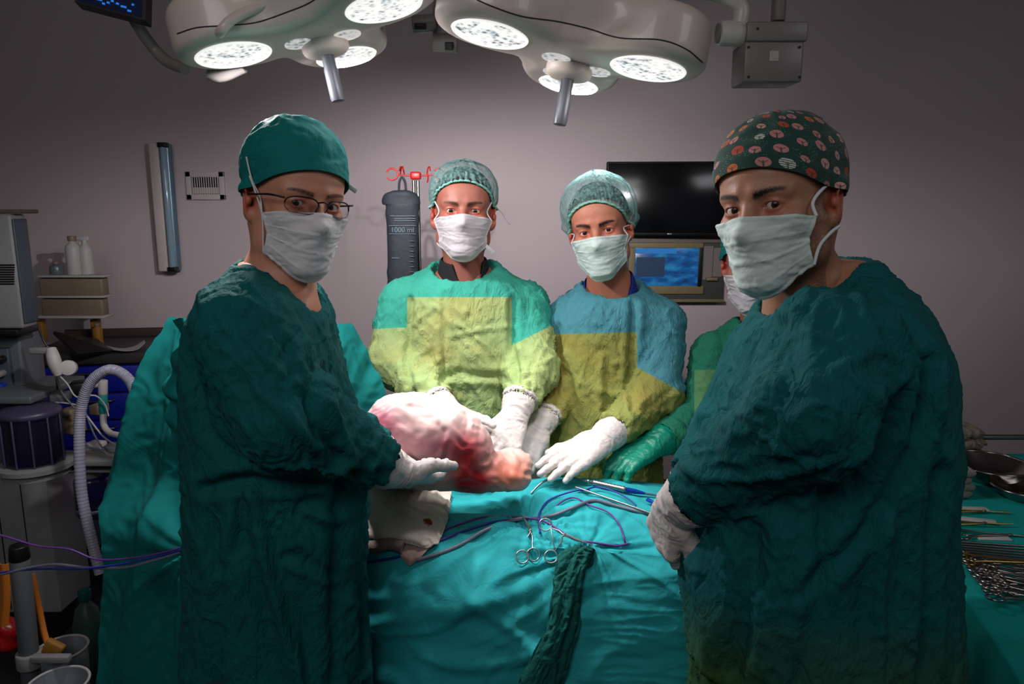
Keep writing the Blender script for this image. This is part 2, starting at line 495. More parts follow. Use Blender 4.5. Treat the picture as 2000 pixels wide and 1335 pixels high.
def head_sdf(neck, h=.002, adam=False, chest=False):
    s = SDF((-.115, -.15, min(neck.z-.04, -.19)), (.115, .15, .15), h)
    s.lo[0] = min(s.lo[0], neck.x-.1)
    s = SDF((min(-.115, neck.x-.1), min(-.15, neck.y-.1), min(neck.z-.05, -.19)), (max(.115, neck.x+.1), max(.15, neck.y+.1), .15), h)
    s.ell((0, .014, .04), (.076, .098, .082), 0)
    s.ell((0, .03, -.005), (.068, .074, .06), .03)
    s.ell((0, -.045, .038), (.06, .045, .052), .03)
    s.ell((0, -.036, -.035), (.058, .052, .06), .03)
    for q in (-1, 1):
        s.cone((q*.055, .0, -.035), (q*.052, -.008, -.072), .016, .014, .03)
        s.cone((q*.052, -.008, -.072), (q*.018, -.074, -.106), .014, .013, .03)
        s.ell((q*.042, -.062, -.024), (.021, .02, .017), .02)
    s.ell((0, -.076, -.1), (.022, .017, .017), .02)
    s.ell((0, -.068, -.067), (.03, .027, .028), .025)
    s.cone((-.012, -.086, .021), (-.046, -.07, .018), .009, .008, .014)
    s.cone((.012, -.086, .021), (.046, -.07, .018), .009, .008, .014)
    s.cone(neck*.15+Vector((0, .022, -.045)), neck, .054, .06, .035)
    s.cone(neck, neck+Vector((0, .0, -.06)), .062, .085, .03)
    if chest: s.cone(neck+Vector((0, -.01, -.01)), neck+Vector((0, -.05, -.05)), .055, .065, .03)
    for q in (-1, 1):   # neck muscles
        s.cone((q*.055, .03, -.045), neck+Vector((q*.012, -.05, .0)), .013, .012, .018)
    if adam: s.ell(neck*.45+Vector((0, -.052, -.03)), (.013, .012, .018), .012)
    for q in (-1, 1):
        s.ell((q*.032, -.1, -.001), (.018, .02, .012), .012, 'sub')
        s.ell((q*.032, -.0715, 0), (.0152, .0152, .0152), .004)
        s.ell((q*.032, -.0885, -.0005), (.0142, .012, .0054), .0015, 'sub')
    s.cone((0, -.084, .01), (0, -.107, -.034), .0078, .0112, .012)
    s.ell((0, -.109, -.037), (.0105, .0105, .0095), .006)
    for q in (-1, 1):
        s.ell((q*.0125, -.098, -.041), (.0075, .011, .0078), .007)
        s.ell((q*.006, -.104, -.049), (.0035, .006, .004), .002, 'sub')
    s.cone((-.018, -.089, -.072), (.018, -.089, -.072), .0055, .0055, .006)     # lips
    s.cone((-.016, -.088, -.081), (.016, -.088, -.081), .006, .006, .005)
    for q in (-1, 1):   # ears
        rot = (R_(-12), R_(q*8), R_(q*28))
        s.ell((q*.083, .018, -.006), (.0065, .0185, .031), .006, rot=rot)
        s.ell((q*.077, .008, -.03), (.007, .01, .012), .008)
        s.ell((q*.0895, .013, -.004), (.006, .0115, .021), .004, 'sub', rot=rot)
        s.ell((q*.084, .002, -.006), (.005, .006, .008), .004)
    return s.mesh()

def skin_mat(name, base, dark, red):
    t = NT(name); b = t.b
    co = t.n('ShaderNodeTexCoord').outputs['Object']
    n1 = t.n('ShaderNodeTexNoise', i_Scale=25.0, i_Detail=5.0); t.link(co, n1.inputs['Vector'])
    c = t.mix(n1.outputs[0], tuple(x*.86 for x in base[:3])+(1,), tuple(x*1.14 for x in base[:3])+(1,))
    c = t.mix(t.n('ShaderNodeAttribute', attribute_name='ruddy').outputs['Fac'], c, red)
    n2 = t.n('ShaderNodeTexNoise', i_Scale=420.0, i_Detail=2.0); t.link(co, n2.inputs['Vector'])
    hairf = t.n('ShaderNodeAttribute', attribute_name='brow').outputs['Fac']
    m = t.n('ShaderNodeMapRange'); t.link(t.math('ADD', hairf, t.math('MULTIPLY', t.math('SUBTRACT', n2.outputs[0], .5), .9)), m.inputs[0])
    m.inputs[1].default_value = .15; m.inputs[2].default_value = 1.0
    c = t.mix(m.outputs[0], c, dark)
    t.link(c, b.inputs['Base Color']); b.inputs['Roughness'].default_value = .48
    b.inputs['Specular IOR Level'].default_value = .4
    b.inputs['Subsurface Weight'].default_value = .12; b.inputs['Subsurface Radius'].default_value = (.01, .004, .002); b.inputs['Subsurface Scale'].default_value = 1.0
    n3 = t.n('ShaderNodeTexNoise', i_Scale=300.0, i_Detail=3.0); t.link(co, n3.inputs['Vector'])
    bp = t.n('ShaderNodeBump', i_Strength=.25, i_Distance=.0015); t.link(n3.outputs[0], bp.inputs['Height']); t.link(bp.outputs[0], b.inputs['Normal'])
    return t.m
m_eye_w = mat('eye_white', srgb(196, 186, 180), .25, var=.02, spec=.35)
m_iris = mat('iris_brown', srgb(58, 36, 24), .25, spec=.3)
m_pupil = mat('pupil', (.004, .004, .004, 1), .2, spec=.3)
m_hair = mat('dark_hair', srgb(26, 20, 18), .55, var=.4, scale=300, bump=.6, bscale=500)

class Head: pass
def make_person(label, cat, base, H, yaw, pitch, roll, neck_w, skin, scale=1.0, h=.002, adam=False, brow=(1, .5), beard=0., gaze=None, frown=0., chest=False):
    """Empty + body + eyes. Returns a Head with what the clothes need."""
    o = Head()
    o.root = thing('person', label, cat, base)
    M = Matrix.Translation(H) @ Matrix.Rotation(R_(yaw), 4, 'Z') @ Matrix.Rotation(R_(pitch), 4, 'X') @ Matrix.Rotation(R_(roll), 4, 'Y') @ Matrix.Scale(scale, 4)
    o.M = M; Mi = M.inverted(); o.Mi = Mi; nl = Mi @ neck_w; o.neck = neck_w; o.neckl = nl
    V, Q = head_sdf(nl, h, adam, chest)
    o.bvh = BVHTree.FromPolygons([tuple(v) for v in V.tolist()], Q.tolist())
    x, y, z = V[:, 0], V[:, 1], V[:, 2]; ax = np.abs(x)
    # eyebrows: an arc above each eye
    t = (ax-.012)/.04; arch = .0170+frown*(-.004)*(1-t)+.005*np.sin(np.clip(t, 0, 1)*pi*.75)
    th = .0052*brow[0]*(1-.45*np.clip(t, 0, 1))
    br = (1-sstep(np.abs(z-arch)/th, .2, 1.5))*sstep(t, -.12, .06)*(1-sstep(t, .9, 1.12))*(y < -.03)
    br = br*(.55+.45*brow[1])
    lash = (1-sstep(np.sqrt(((ax-.032)/.0155)**2+((z-.0)/.0062)**2), .95, 1.2))*(y < -.06)*.42*(z > -.002)
    st = beard*.5*sstep(-z, .012, .05)*sstep(ax, .03, .055)*(y < .01)*(y > -.09)*(z > -.13)
    side = sstep(ax, .05, .06)*sstep(y, -.035, -.02)*(1-sstep(y, -.006, .004))*(1-sstep(-z, .03, .06))*beard*.55*(ax < .079)
    ruddy = np.clip((1-sstep(np.sqrt((ax-.086)**2+(y-.018)**2+(z+.006)**2), .015, .04))*.75+(1-sstep(np.sqrt(x**2+(y+.11)**2+(z+.04)**2), .01, .03))*.4+
                    (1-sstep(np.sqrt((ax-.032)**2/2+(z+.004)**2)/.014, .7, 1.3))*(y < -.06)*.45, 0, 1)
    Vw = xf(M, V)
    o.hV, o.hQ = Vw, Q
    o.body_parts = [(Vw, Q, np.clip(np.maximum.reduce([br, lash, st, side]), 0, 1), ruddy)]
    o.skin = skin
    # eyes
    g = gaze if gaze is not None else Vector((0, 0, CAMZ))
    for q in (-1, 1):
        c = M @ Vector((q*.032, -.0712, 0)); d = (Vector(g)-c).normalized(); r = .0126*scale
        qn = d.to_track_quat('Z', 'Y').to_matrix(); n = 28; vs = []; fs = []; fm = []
        angs = [0, 6, 11, 12, 20, 28, 29.5, 40, 55, 70, 90, 115, 145, 180]
        for a in angs:
            a = R_(a); rr = r*(1+.03*math.exp(-(a/.5)**2))
            for k in range(n): vs.append(c+qn @ Vector((rr*sin(a)*cos(2*pi*k/n), rr*sin(a)*sin(2*pi*k/n), rr*cos(a))))
        for i in range(len(angs)-1):
            for k in range(n):
                fs.append([i*n+k, (i+1)*n+k, (i+1)*n+(k+1) % n, i*n+(k+1) % n]); fm.append(2 if angs[i+1] <= 12 else 1 if angs[i+1] <= 29.5 else 0)
        new_mesh('eye', vs, fs, None, o.root, mats=[m_eye_w, m_iris, m_pupil], fmat=fm)
    return o
def finish_body(o, rows, arms, legs):
    """coarse trunk, arms and legs under the gown, joined to the head as one body mesh"""
    s = SDF([min(r[1]-r[3] for r in rows)-.35, min(r[2]-r[4] for r in rows)-.35, 0.0], [max(r[1]+r[3] for r in rows)+.35, max(r[2]+r[4] for r in rows)+.35, rows_top(rows)+.05], .016)
    rr = [(z, cx, cy, max(rx*.66, .04), max(ry*.62, .04)) for z, cx, cy, rx, ry in rows if z > .8]
    s.loft(rr, 0)
    for a in arms:
        s.cone(a['sh'], a['el'], a['rs']*.6, a['re']*.6, .02); s.cone(a['el'], a['wr'], a['re']*.6, a['rw']*.62, .02)
    for hip, knee, ank in legs:
        s.cone(hip, knee, .070, .052, .04); s.cone(knee, ank, .055, .038, .02)
    V, Q = s.mesh(); V = relax(V, Q, 2)
    o.body_parts.append((V, Q, np.zeros(len(V)), np.zeros(len(V))))
    vs, fs, a1, a2 = [], [], [], []; b = 0
    for V, Q, p, r in o.body_parts: vs.append(V); fs.append(Q+b); b += len(V); a1.append(p); a2.append(r)
    new_mesh('body', np.concatenate(vs), np.concatenate(fs), o.skin, o.root, attrs={'brow': np.concatenate(a1), 'ruddy': np.concatenate(a2)})
def rows_top(rows): return max(r[0] for r in rows)

def cast(bvh, C, d, far=.4):
    hit = bvh.ray_cast(C+d*far, -d, far)
    return (hit[0]-C).length if hit[0] is not None else .08
def rmap(bvh, C, TH, PH):
    out = np.empty(TH.shape)
    for i in range(TH.shape[0]):
        for j in range(TH.shape[1]):
            t, p = TH[i, j], PH[i, j]
            out[i, j] = cast(bvh, C, Vector((sin(t)*cos(p), -cos(t)*cos(p), sin(p))))
    return out
def sph(C, TH, PH, r):
    return np.stack([C[0]+r*np.sin(TH)*np.cos(PH), C[1]-r*np.cos(TH)*np.cos(PH), C[2]+r*np.sin(PH)], -1)
def blur2(a, wrap, it=1):
    for _ in range(it):
        if wrap: b = (np.roll(a, 1, 0)+np.roll(a, -1, 0))
        else: b = np.concatenate([a[1:], a[-1:]])+np.concatenate([a[:1], a[:-1]])
        c = np.concatenate([a[:, 1:], a[:, -1:]], 1)+np.concatenate([a[:, :1], a[:, :-1]], 1)
        a = (a*2+b+c)/6
    return a
def make_mask(o, m, seed=0, thm=64, top=17, bot=-50, crumple=.0016, tent=160, name='face_mask', off=.0045):
    nu, nv = 81, 57
    u = np.linspace(-1, 1, nu)[:, None]; v = np.linspace(0, 1, nv)[None, :]
    TH = R_(thm)*u*(1-.10*np.sin(pi*v)) + 0*v
    pt = R_(top)-R_(3)*(np.abs(u)**2)-R_(2.5)*np.exp(-(u/.12)**2)*0; pb = R_(bot)+R_(17)*(np.abs(u)**2.2)
    PH = pt*(1-v)+pb*v
    C = Vector((0, -.004, -.045))
    r = rmap(o.bvh, C, TH, PH)
    r0 = r.copy()
    for _ in range(tent): r = np.maximum(r0, blur2(r, False, 2))
    r = np.maximum(r0, blur2(r, False, 2))+off+.004*np.exp(-(u/.5)**2)*np.sin(pi*v)
    U = u+0*v; Vv = v+0*u
    for c_, w_ in ((.27, .03), (.52, .03), (.76, .03)):   # pleats
        x = (Vv-c_-.02*np.sin(U*2+seed))/w_
        r += .0030*np.where(x > 0, np.exp(-x*1.6), np.exp(-(x*3)**2)*.3+0)*np.clip(1.15-np.abs(U)**3, 0, 1)*(.7+.5*np.abs(U))
    r += .0018*((Vv < .045)|(Vv > .955)|(np.abs(U) > .955))
    G = sph(C, TH, PH, r)
    p = G.reshape(-1, 3)
    d = ridged(p*np.array([24, 24, 60])+seed*5, .5)*crumple+ridged(p*np.array([70, 70, 90])+seed*9, .4)*crumple*.35
    r += d.reshape(nu, nv)
    G = sph(C, TH, PH, r)
    o.maskC = C
    o.corner = {}
    for nm, (i, j) in {'tl': (0, 1), 'tr': (-1, 1), 'bl': (0, -2), 'br': (-1, -2)}.items(): o.corner[nm] = Vector(G[i, j])
    Gw = xf(o.M, G.reshape(-1, 3)).reshape(nu, nv, 3)
    k = solid_grid(name, Gw, .0012, m, o.root, uvscale=(1, 1)); o.mask = k
    return k
def surf_pt(o, x, y, z, off=.002):
    """nearest point on the head to a local point, lifted off"""
    hit = o.bvh.find_nearest(Vector((x, y, z))); return hit[0]+hit[1]*0+(Vector((x, y, z))-hit[0]).normalized()*off
def strap(o, pts, m, r=.0014, name='mask_strap', flat=None, parent=None):
    b = MB(); b.tube([o.M @ Vector(p) for p in pts], r, 8); return b.build(name, m, parent or o.mask)
def make_cap(o, name, m, C, phi0, off, nth=120, nt=46, sm=3, thick=.0018, tex=None, uvs=(1, 1), tmax=1.0, parent=None):
    """phi0(theta)->rim elevation in degrees; off(TH,T)->offset"""
    TH = np.linspace(-pi, pi, nth, endpoint=False)[:, None]+np.zeros((1, nt)); T = np.linspace(0, 1, nt)[None, :]+np.zeros((nth, 1))
    p0 = np.radians(phi0(TH)); PH = p0+(pi/2-.02-p0)*T
    C = Vector(C); r = rmap(o.bvh, C, TH, PH)
    # keep ears from poking: cap r
    r = np.minimum(r, .125); r0 = r
    for _ in range(4): r = np.maximum(r, blur2(r, True, 2))
    r = blur2(r, True, sm)+off(TH, T)
    G = sph(C, TH, PH, r)
    if tex is not None: r = r+tex(G.reshape(-1, 3), TH.ravel(), T.ravel()).reshape(nth, nt); G = sph(C, TH, PH, r)
    r[:, -1] = r[:, -1].mean(); G[:, -1] = G[:, -1].mean(0)
    Gw = xf(o.M, G.reshape(-1, 3)).reshape(nth, nt, 3)
    k = solid_grid(name, Gw, thick, m, parent or o.root, wrap=True, uvscale=uvs); o.capG = G
    return k
def make_collar(o, m, top, name='scrub_collar', thick=.004):
    """shirt neck that follows the skin; top(theta)->edge height above the neck base, theta=0 at the face side"""
    neck = o.neck; up = ((o.M @ Vector((0, .02, -.06)))-neck).normalized()
    f = (o.M.to_3x3() @ Vector((0, -1, 0))); f = (f-up*f.dot(up)).normalized(); s_ = f.cross(up)
    V, Q = o.hV, o.hQ; N = vnormals(V, Q); rel = V-np.array(tuple(neck))
    h_ = rel @ np.array(tuple(up)); t_ = np.arctan2(rel @ np.array(tuple(s_)), rel @ np.array(tuple(f)))
    tp = np.array([top(a) for a in np.linspace(-pi, pi, 181)]); edge = np.interp(t_, np.linspace(-pi, pi, 181), tp)
    ins = h_ < edge
    q = Q[ins[Q].all(1)]
    if not len(q): return
    ids, inv = np.unique(q, return_inverse=True); q = inv.reshape(q.shape)
    fall = sstep(edge-h_, 0, .006)[ids]
    A_ = V[ids]+N[ids]*(.0015+thick*(.4+.6*fall))[:, None]; B_ = V[ids]+N[ids]*.0005; n = len(ids)
    return new_mesh(name, np.concatenate([A_, B_]), np.concatenate([q, q[:, ::-1]+n]), m, o.root)

def rows_px(rows, zb=.32, flare=1.05):
    """(py, pxL, pxR, D, ry) -> (z, cx, cy, rx, ry), continued down to zb"""
    out = []
    for py, a, b, D, ry in rows:
        L = P(a, py, D); Rr = P(b, py, D); out.append((L.z, (L.x+Rr.x)/2, D, (Rr.x-L.x)/2, ry))
    z, cx, cy, rx, ry = out[-1]
    out.append((zb, cx, cy, rx*flare, ry*flare))
    return out
def make_gown(o, rows, arms, m, h, panel=None, carve=None, pw=2.3, zones=(), amp=(.006, .003), skirt=.008, sleeve_k=.03, extra=None, seed=0, waist=None, cuff=None, lines=()):
    P3 = [a[k] for a in arms for k in ('sh', 'el', 'wr')]
    lo = [min([r[1]-r[3] for r in rows]+[p.x-.11 for p in P3])-.03, min([r[2]-r[4] for r in rows]+[p.y-.11 for p in P3])-.03, min(r[0] for r in rows)-.02]
    hi = [max([r[1]+r[3] for r in rows]+[p.x+.11 for p in P3])+.03, max([r[2]+r[4] for r in rows]+[p.y+.11 for p in P3])+.03, rows_top(rows)+.05]
    s = SDF(lo, hi, h)
    s.loft(rows, 0, pw)
    for a in arms:
        if 'in' in a: s.cone(a['in'], a['sh'], a['rs']*1.0, a['rs'], .06)
        s.cone(a['sh'], a['el'], a['rs'], a['re'], sleeve_k)
        s.cone(a['el'], a['wr'], a['re'], a['rw'], sleeve_k*.7)
    if extra: extra(s)
    for a in arms:     # open cuff
        d = (a['wr']-a['el']).normalized(); e = a['wr']
        s.cone(e+d*a['rw']*.55, e+d*(a['rw']+.03), a['rw']*1.3, a['rw']*1.5, .0, 'sub')
    if carve: 
        for c in carve: s.cone(c[0], c[1], c[2], c[3], .006, 'sub')
    V, Q = s.mesh(); V = relax(V, Q, 1, .5); N = vnormals(V, Q)
    off = seed*3.17
    d = amp[0]*ridged(V*np.array([6, 6, 3.])+off, .5)+amp[1]*crease((V+V[:, [2, 2, 0]]*.45)*np.array([17, 17, 7.])+off*2, .6)+amp[1]*.8*crease((V-V[:, [2, 2, 0]]*.5)*np.array([24, 24, 11.])+off*3, .6)+amp[1]*.35*crease(V*np.array([42, 42, 30.])+off*4, .6)
    zt = rows_top(rows)
    # skirt: vertical folds growing downwards
    if skirt:
        zw = waist if waist is not None else zt-.5
        w = sstep(zw-V[:, 2], -.05, .35); inarm = np.ones(len(V))
        for a in arms:
            for p, q, r in ((a['sh'], a['el'], a['rs']), (a['el'], a['wr'], a['re'])):
                inarm *= sstep(segdist(V, p, q), r*1.1, r*1.6)
        ang = np.arctan2(V[:, 1]-rows[5][2], V[:, 0]-rows[5][1])
        q = np.stack([np.cos(ang)*3.4, np.sin(ang)*3.4, V[:, 2]*1.1], 1)
        d = d+skirt*w*inarm*(ridged(q+off, .3)+.5*ridged(q*2.3+off, .3))
    for (a, b, R, fa, fp, am) in zones:      # (from, to, radius, freq along, freq across, amplitude)
        a = np.array(a); b = np.array(b); L = np.linalg.norm(b-a); e = (b-a)/L
        w = 1-sstep(segdist(V, Vector(a), Vector(b)), R*.7, R*1.25)
        rel = V-a; t = rel @ e; perp = rel-t[:, None]*e
        q = e*(t*fa)[:, None]+perp*fp
        d = d+am*w*(.45*ridged(q*.6+off+fa, .45)+.9*crease(q+off+fa, .5))
    front = 1-sstep(N[:, 1], -.1, .35)
    for pl, D_l, am, wd in lines:          # sewn seams and long single folds
        q = [P(x_, y_, D_l) for x_, y_ in pl]; V2 = V.copy(); V2[:, 1] = 0; dm = np.full(len(V), 9.)
        for a_, b_ in zip(q[:-1], q[1:]): dm = np.minimum(dm, segdist(V2, Vector((a_.x, 0, a_.z)), Vector((b_.x, 0, b_.z))))
        wob = 1+.5*perlin(V*9+am*100)
        g_ = np.exp(-(dm/wd)**2)-.45*np.exp(-((dm-wd*2.2)/(wd*1.3))**2)
        d = d+am*front*wob*g_
    V = V+N*d[:, None]
    at = {'panel': panel(V) if panel else np.full(len(V), -1.)}
    g = new_mesh('gown', V, Q, m, o.root, attrs=at); o.gown = g
    return g
def segdist(V, a, b):
    a = np.array(tuple(a)); b = np.array(tuple(b)); e = b-a; L = max(e @ e, 1e-9)
    t = np.clip((V-a) @ e/L, 0, 1); return np.linalg.norm(V-a-t[:, None]*e, axis=1)
def glove(o, wr, mid, fore, m, side=1, normal=(0, 0, 1), curls=(.3, .35, .4, .5), spread=.12, thumb=(.55, .3), size=1., name='glove', h=.0022, cufflen=.06, thumb_curl=.4, cuffr=.0465):
    """wr: wrist point, mid: point the middle finger aims at, fore: a point up the forearm, side=+1 puts the thumb on d x n side"""
    wr = Vector(wr); d = (Vector(mid)-wr).normalized(); n = Vector(normal); n = (n-d*n.dot(d)).normalized(); s = d.cross(n)*side
    prims = []
    def c(a, b, ra, rb, k=.008): prims.append((a, b, ra*size, rb*size, k))
    Z = size
    kn = [wr+(d*.088+s*.030)*Z, wr+(d*.094+s*.010)*Z, wr+(d*.09-s*.011)*Z, wr+(d*.082-s*.030)*Z]
    for i, k in enumerate(kn):
        c(wr+(s*(.016-.011*i)+d*.005)*Z, k, .020, .0125, .014)
    c(wr+(d*.03+s*.02)*Z, wr+(d*.04-s*.02)*Z, .017, .016, .014)
    lens = [.072, .080, .075, .059]
    for i, k in enumerate(kn):
        a0 = spread*(1.5-i)*.6; p = k; ang = curls[i]*.55; r = [.0108, .0098, .0092, .0078][0:4]
        for j, fl in enumerate((.45, .3, .25)):
            dd = (d*cos(ang)-n*sin(ang)).normalized(); dd = (dd+s*a0).normalized()
            q = p+dd*lens[i]*fl*Z; c(p, q, (.0108-.0012*j)*(1 if i < 3 else .88), (.0102-.0013*j)*(1 if i < 3 else .88), .004 if j else .008); p = q; ang += curls[i]*1.15
    # thumb from the side of the palm near the wrist
    a = wr+(d*.022+s*.022)*Z; b = a+(d*.030+s*.028*thumb[0]/.55-n*.016)*Z; dd = (d*(1-thumb[1])+s*thumb[0]-n*.25*thumb_curl).normalized()
    e = b+dd*.030*Z; f = e+(dd*1.0+d*.35-s*thumb_curl*.6-n*.3*thumb_curl).normalized()*.026*Z
    c(a, b, .017, .0145, .012); c(b, e, .0130, .0115, .006); c(e, f, .0115, .0088, .004)
    fo = (Vector(fore)-wr).normalized()
    c(wr, wr+fo*.03, .0265, (cuffr*.86)/size, .015); c(wr+fo*.03, wr+fo*cufflen, (cuffr*.86)/size, cuffr/size, .01)
    pts = [p for q in prims for p in q[:2]]
    lo = [min(p[k] for p in pts)-.05 for k in range(3)]; hi = [max(p[k] for p in pts)+.05 for k in range(3)]
    S_ = SDF(lo, hi, h)
    for a, b, ra, rb, k in prims: S_.cone(a, b, ra, rb, k)
    e = wr+fo*cufflen; S_.cone(e, e+fo*.05, cuffr*1.02-.003, cuffr*1.02, 0, 'sub')
    bu_ = fo.cross(Vector((0, 0, 1))).normalized(); bw_ = fo.cross(bu_); e2 = e-fo*.003
    for k_ in range(20):     # rolled bead at the open end
        a0_, a1_ = 2*pi*k_/20, 2*pi*(k_+1)/20; rb_ = cuffr-.0015
        S_.cone(e2+(bu_*cos(a0_)+bw_*sin(a0_))*rb_, e2+(bu_*cos(a1_)+bw_*sin(a1_))*rb_, .0034, .0034, .003)
    V, Q = S_.mesh(); V = relax(V, Q, 1, .5); N = vnormals(V, Q)
    w = sstep(segdist(V, wr+fo*.01, wr+fo*.08), .07, .03)
    aa = np.array(tuple(fo))
    V = V+N*(.0016*ridged(V*30+(V @ aa)[:, None]*aa*30, .4)*(.35+w)+.0006*ridged(V*85, .4))[:, None]
    return new_mesh(name, V, Q, m, o.root)
def ppx(V):
    """photo-frame pixel of world points (used to read colour-block borders off the photo)"""
    s, c = sin(PITCH), cos(PITCH); y = V[:, 1]; z = V[:, 2]-CAMZ; w = y*c-z*s
    return 1000+F*V[:, 0]/w, 667.5-F*(y*s+z*c)/w
def shoes_legs(x, y, dx=.1, dy=0., hipz=.88):
    out = []
    for q in (-1, 1):
        out.append((Vector((x+q*dx, y+q*dy, hipz)), Vector((x+q*dx, y+q*dy, .47)), Vector((x+q*dx, y+q*dy, .09))))
    return out
m_shoe = mat('clog_rubber', srgb(30, 40, 44), .5)
m_trouser = mat('scrub_trouser_cloth', srgb(20, 60, 62), .9)
def lower(o, legs, fdir):
    f = Vector(fdir).normalized()
    for hip, knee, ank in legs:
        b = MB(); b.tube([hip-Vector((0, 0, .1)), knee, ank+Vector((0, 0, .02))], lambda t: .1-.025*t, 20); b.build('trouser_leg', m_trouser, o.root)
        s = SDF([ank.x-.24, ank.y-.24, -.01], [ank.x+.24, ank.y+.24, .16], .008)
        a = Vector((ank.x, ank.y, .052)); s.cone(a-f*.04, a+f*.15, .048, .05, 0, flat=((0, 0, 1), 1.0)); s.cone(a, a+Vector((0, 0, .06)), .048, .045, .02)
        V, Q = s.mesh(); V[:, 2] = np.maximum(V[:, 2], .002); new_mesh('clog', V, Q, m_shoe, o.root)
# ---------------------------------------------------------------- who stands where
m_maskw = cloth('mask_white', srgb(208, 206, 210), bump=.12, scale=1.6, rough=.75, weave=False)
m_maskb = cloth('mask_pale_blue', srgb(196, 212, 208), bump=.12, scale=1.6, rough=.75, weave=False)
m_maskp = cloth('mask_pinkish_white', srgb(190, 182, 188), bump=.12, scale=1.6, rough=.75, weave=False)
m_strap = mat('mask_tape', srgb(200, 202, 206), .7)
TEAL = srgb(0, 104, 98)
def gmat(name, c1, c2=None, **k): return cloth(name, c1, c2, **k)
m_gownA = gmat('teal_gown_cloth', srgb(0, 84, 86), bump=.7, scale=1.25, stretch=(1, 1, .5))
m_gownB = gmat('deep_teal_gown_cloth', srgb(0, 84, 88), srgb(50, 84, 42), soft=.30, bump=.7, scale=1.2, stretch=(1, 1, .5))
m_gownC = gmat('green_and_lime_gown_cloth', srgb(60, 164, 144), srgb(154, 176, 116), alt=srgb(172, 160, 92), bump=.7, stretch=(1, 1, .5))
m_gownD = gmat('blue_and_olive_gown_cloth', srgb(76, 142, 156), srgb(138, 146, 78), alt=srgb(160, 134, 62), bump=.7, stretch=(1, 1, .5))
m_gownE = gmat('green_gown_cloth', srgb(28, 108, 84), srgb(84, 132, 88), bump=.7, stretch=(1, 1, .5))
m_glove_w = mat('white_latex_glove', srgb(214, 204, 202), .45, var=.04, bump=.3, bscale=120)
m_glove_g = mat('green_latex_glove', srgb(0, 128, 104), .4, var=.05, bump=.3, bscale=120)
skinA = skin_mat('skin_fair', srgb(190, 132, 108), srgb(48, 34, 30), srgb(170, 74, 60))
skinB = skin_mat('skin_olive', srgb(166, 118, 94), srgb(24, 18, 18), srgb(160, 72, 58))
skinC = skin_mat('skin_tan', srgb(160, 98, 82), srgb(52, 36, 30), srgb(180, 84, 64))
skinD = skin_mat('skin_tan_warm', srgb(184, 118, 94), srgb(26, 18, 16), srgb(180, 84, 64))
def arm(sh, el, wr, rs, re, rw, inn=None):
    a = dict(sh=sh, el=el, wr=wr, rs=rs, re=re, rw=rw)
    if inn is not None: a['in'] = inn
    return a
# ================================================================ A: surgeon at the left
A = make_person('surgeon in dark teal gown, teal cap, glasses and white mask holding the tissue mass', 'person',
    (P(545, 1000, 1.36).x, 1.36, 0), P(577, 396, 1.36), 40, 3, 7, P(540, 560, 1.36), skinA, 1.0, .0018, adam=True, chest=True, brow=(1.05, .75), frown=.5)
rowsA = rows_px([(508, 478, 545, 1.36, .05), (522, 450, 572, 1.35, .09), (545, 424, 600, 1.34, .13), (580, 398, 624, 1.34, .155), (640, 376, 646, 1.34, .16), (700, 366, 662, 1.34, .16),
    (800, 370, 688, 1.34, .16), (900, 378, 702, 1.34, .16), (1000, 378, 707, 1.34, .16), (1100, 374, 711, 1.34, .16), (1200, 368, 714, 1.34, .16), (1335, 368, 718, 1.34, .165)])
armsA = [arm(P(478, 640, 1.21), P(560, 812, 1.17), P(752, 908, 1.30), .086, .080, .044), arm(P(575, 640, 1.45), P(620, 800, 1.46), P(745, 890, 1.45), .07, .060, .044)]
make_gown(A, rowsA, armsA, m_gownA, .0052, carve=[(A.neck+Vector((0, 0, -.005)), A.neck+Vector((.02, -.01, .09)), .070, .085), (A.neck+Vector((.035, -.035, -.01)), A.neck+Vector((.10, -.05, .06)), .052, .07)], seed=1,
    zones=[(armsA[0]['sh'], armsA[0]['el'], .13, 5, 13, .009), (armsA[0]['el'], armsA[0]['wr'], .11, 10, 20, .008), (P(500, 760, 1.2), P(600, 860, 1.2), .08, 24, 9, .008), (P(690, 620, 1.3), P(700, 850, 1.3), .10, 26, 16, .006), (P(640, 900, 1.2), P(660, 1100, 1.2), .10, 26, 12, .004)],
    amp=(.007, .005), skirt=.012, waist=.98,
    lines=[([(405, 950), (470, 928), (560, 938), (690, 925)], 1.2, -.012, .010), ([(498, 950), (520, 1060), (548, 1180), (590, 1340)], 1.2, .013, .012), ([(655, 940), (652, 1100), (648, 1340)], 1.22, -.012, .009), ([(700, 950), (705, 1340)], 1.26, -.008, .008), ([(420, 960), (440, 1080), (432, 1340)], 1.22, -.006, .012), ([(470, 960), (440, 1080)], 1.2, .008, .01), ([(600, 1000), (650, 1040)], 1.2, .007, .008), ([(570, 1100), (645, 1160)], 1.2, .007, .008), ([(400, 600), (385, 720), (420, 830), (470, 880)], 1.22, -.010, .012), ([(640, 640), (655, 740), (690, 850)], 1.28, -.010, .008), ([(500, 760), (560, 800), (610, 880)], 1.1, .007, .009)])
finish_body(A, rowsA, armsA, shoes_legs(P(545, 1000, 1.38).x, 1.38, .03, .1)); lower(A, shoes_legs(P(545, 1000, 1.38).x, 1.38, .03, .1), (1, .2, 0))
make_mask(A, m_maskw, 1)
m_teal_cap = cloth('teal_cap_cloth', srgb(0, 108, 106), bump=.3, scale=.8)
def capA_tex(p, th, t):
    return .0035*ridged(p*np.array([14, 14, 30]), .5)*(t > .12)+.0015*ridged(p*40, .4)*(t > .12)+.0015*(t < .13)
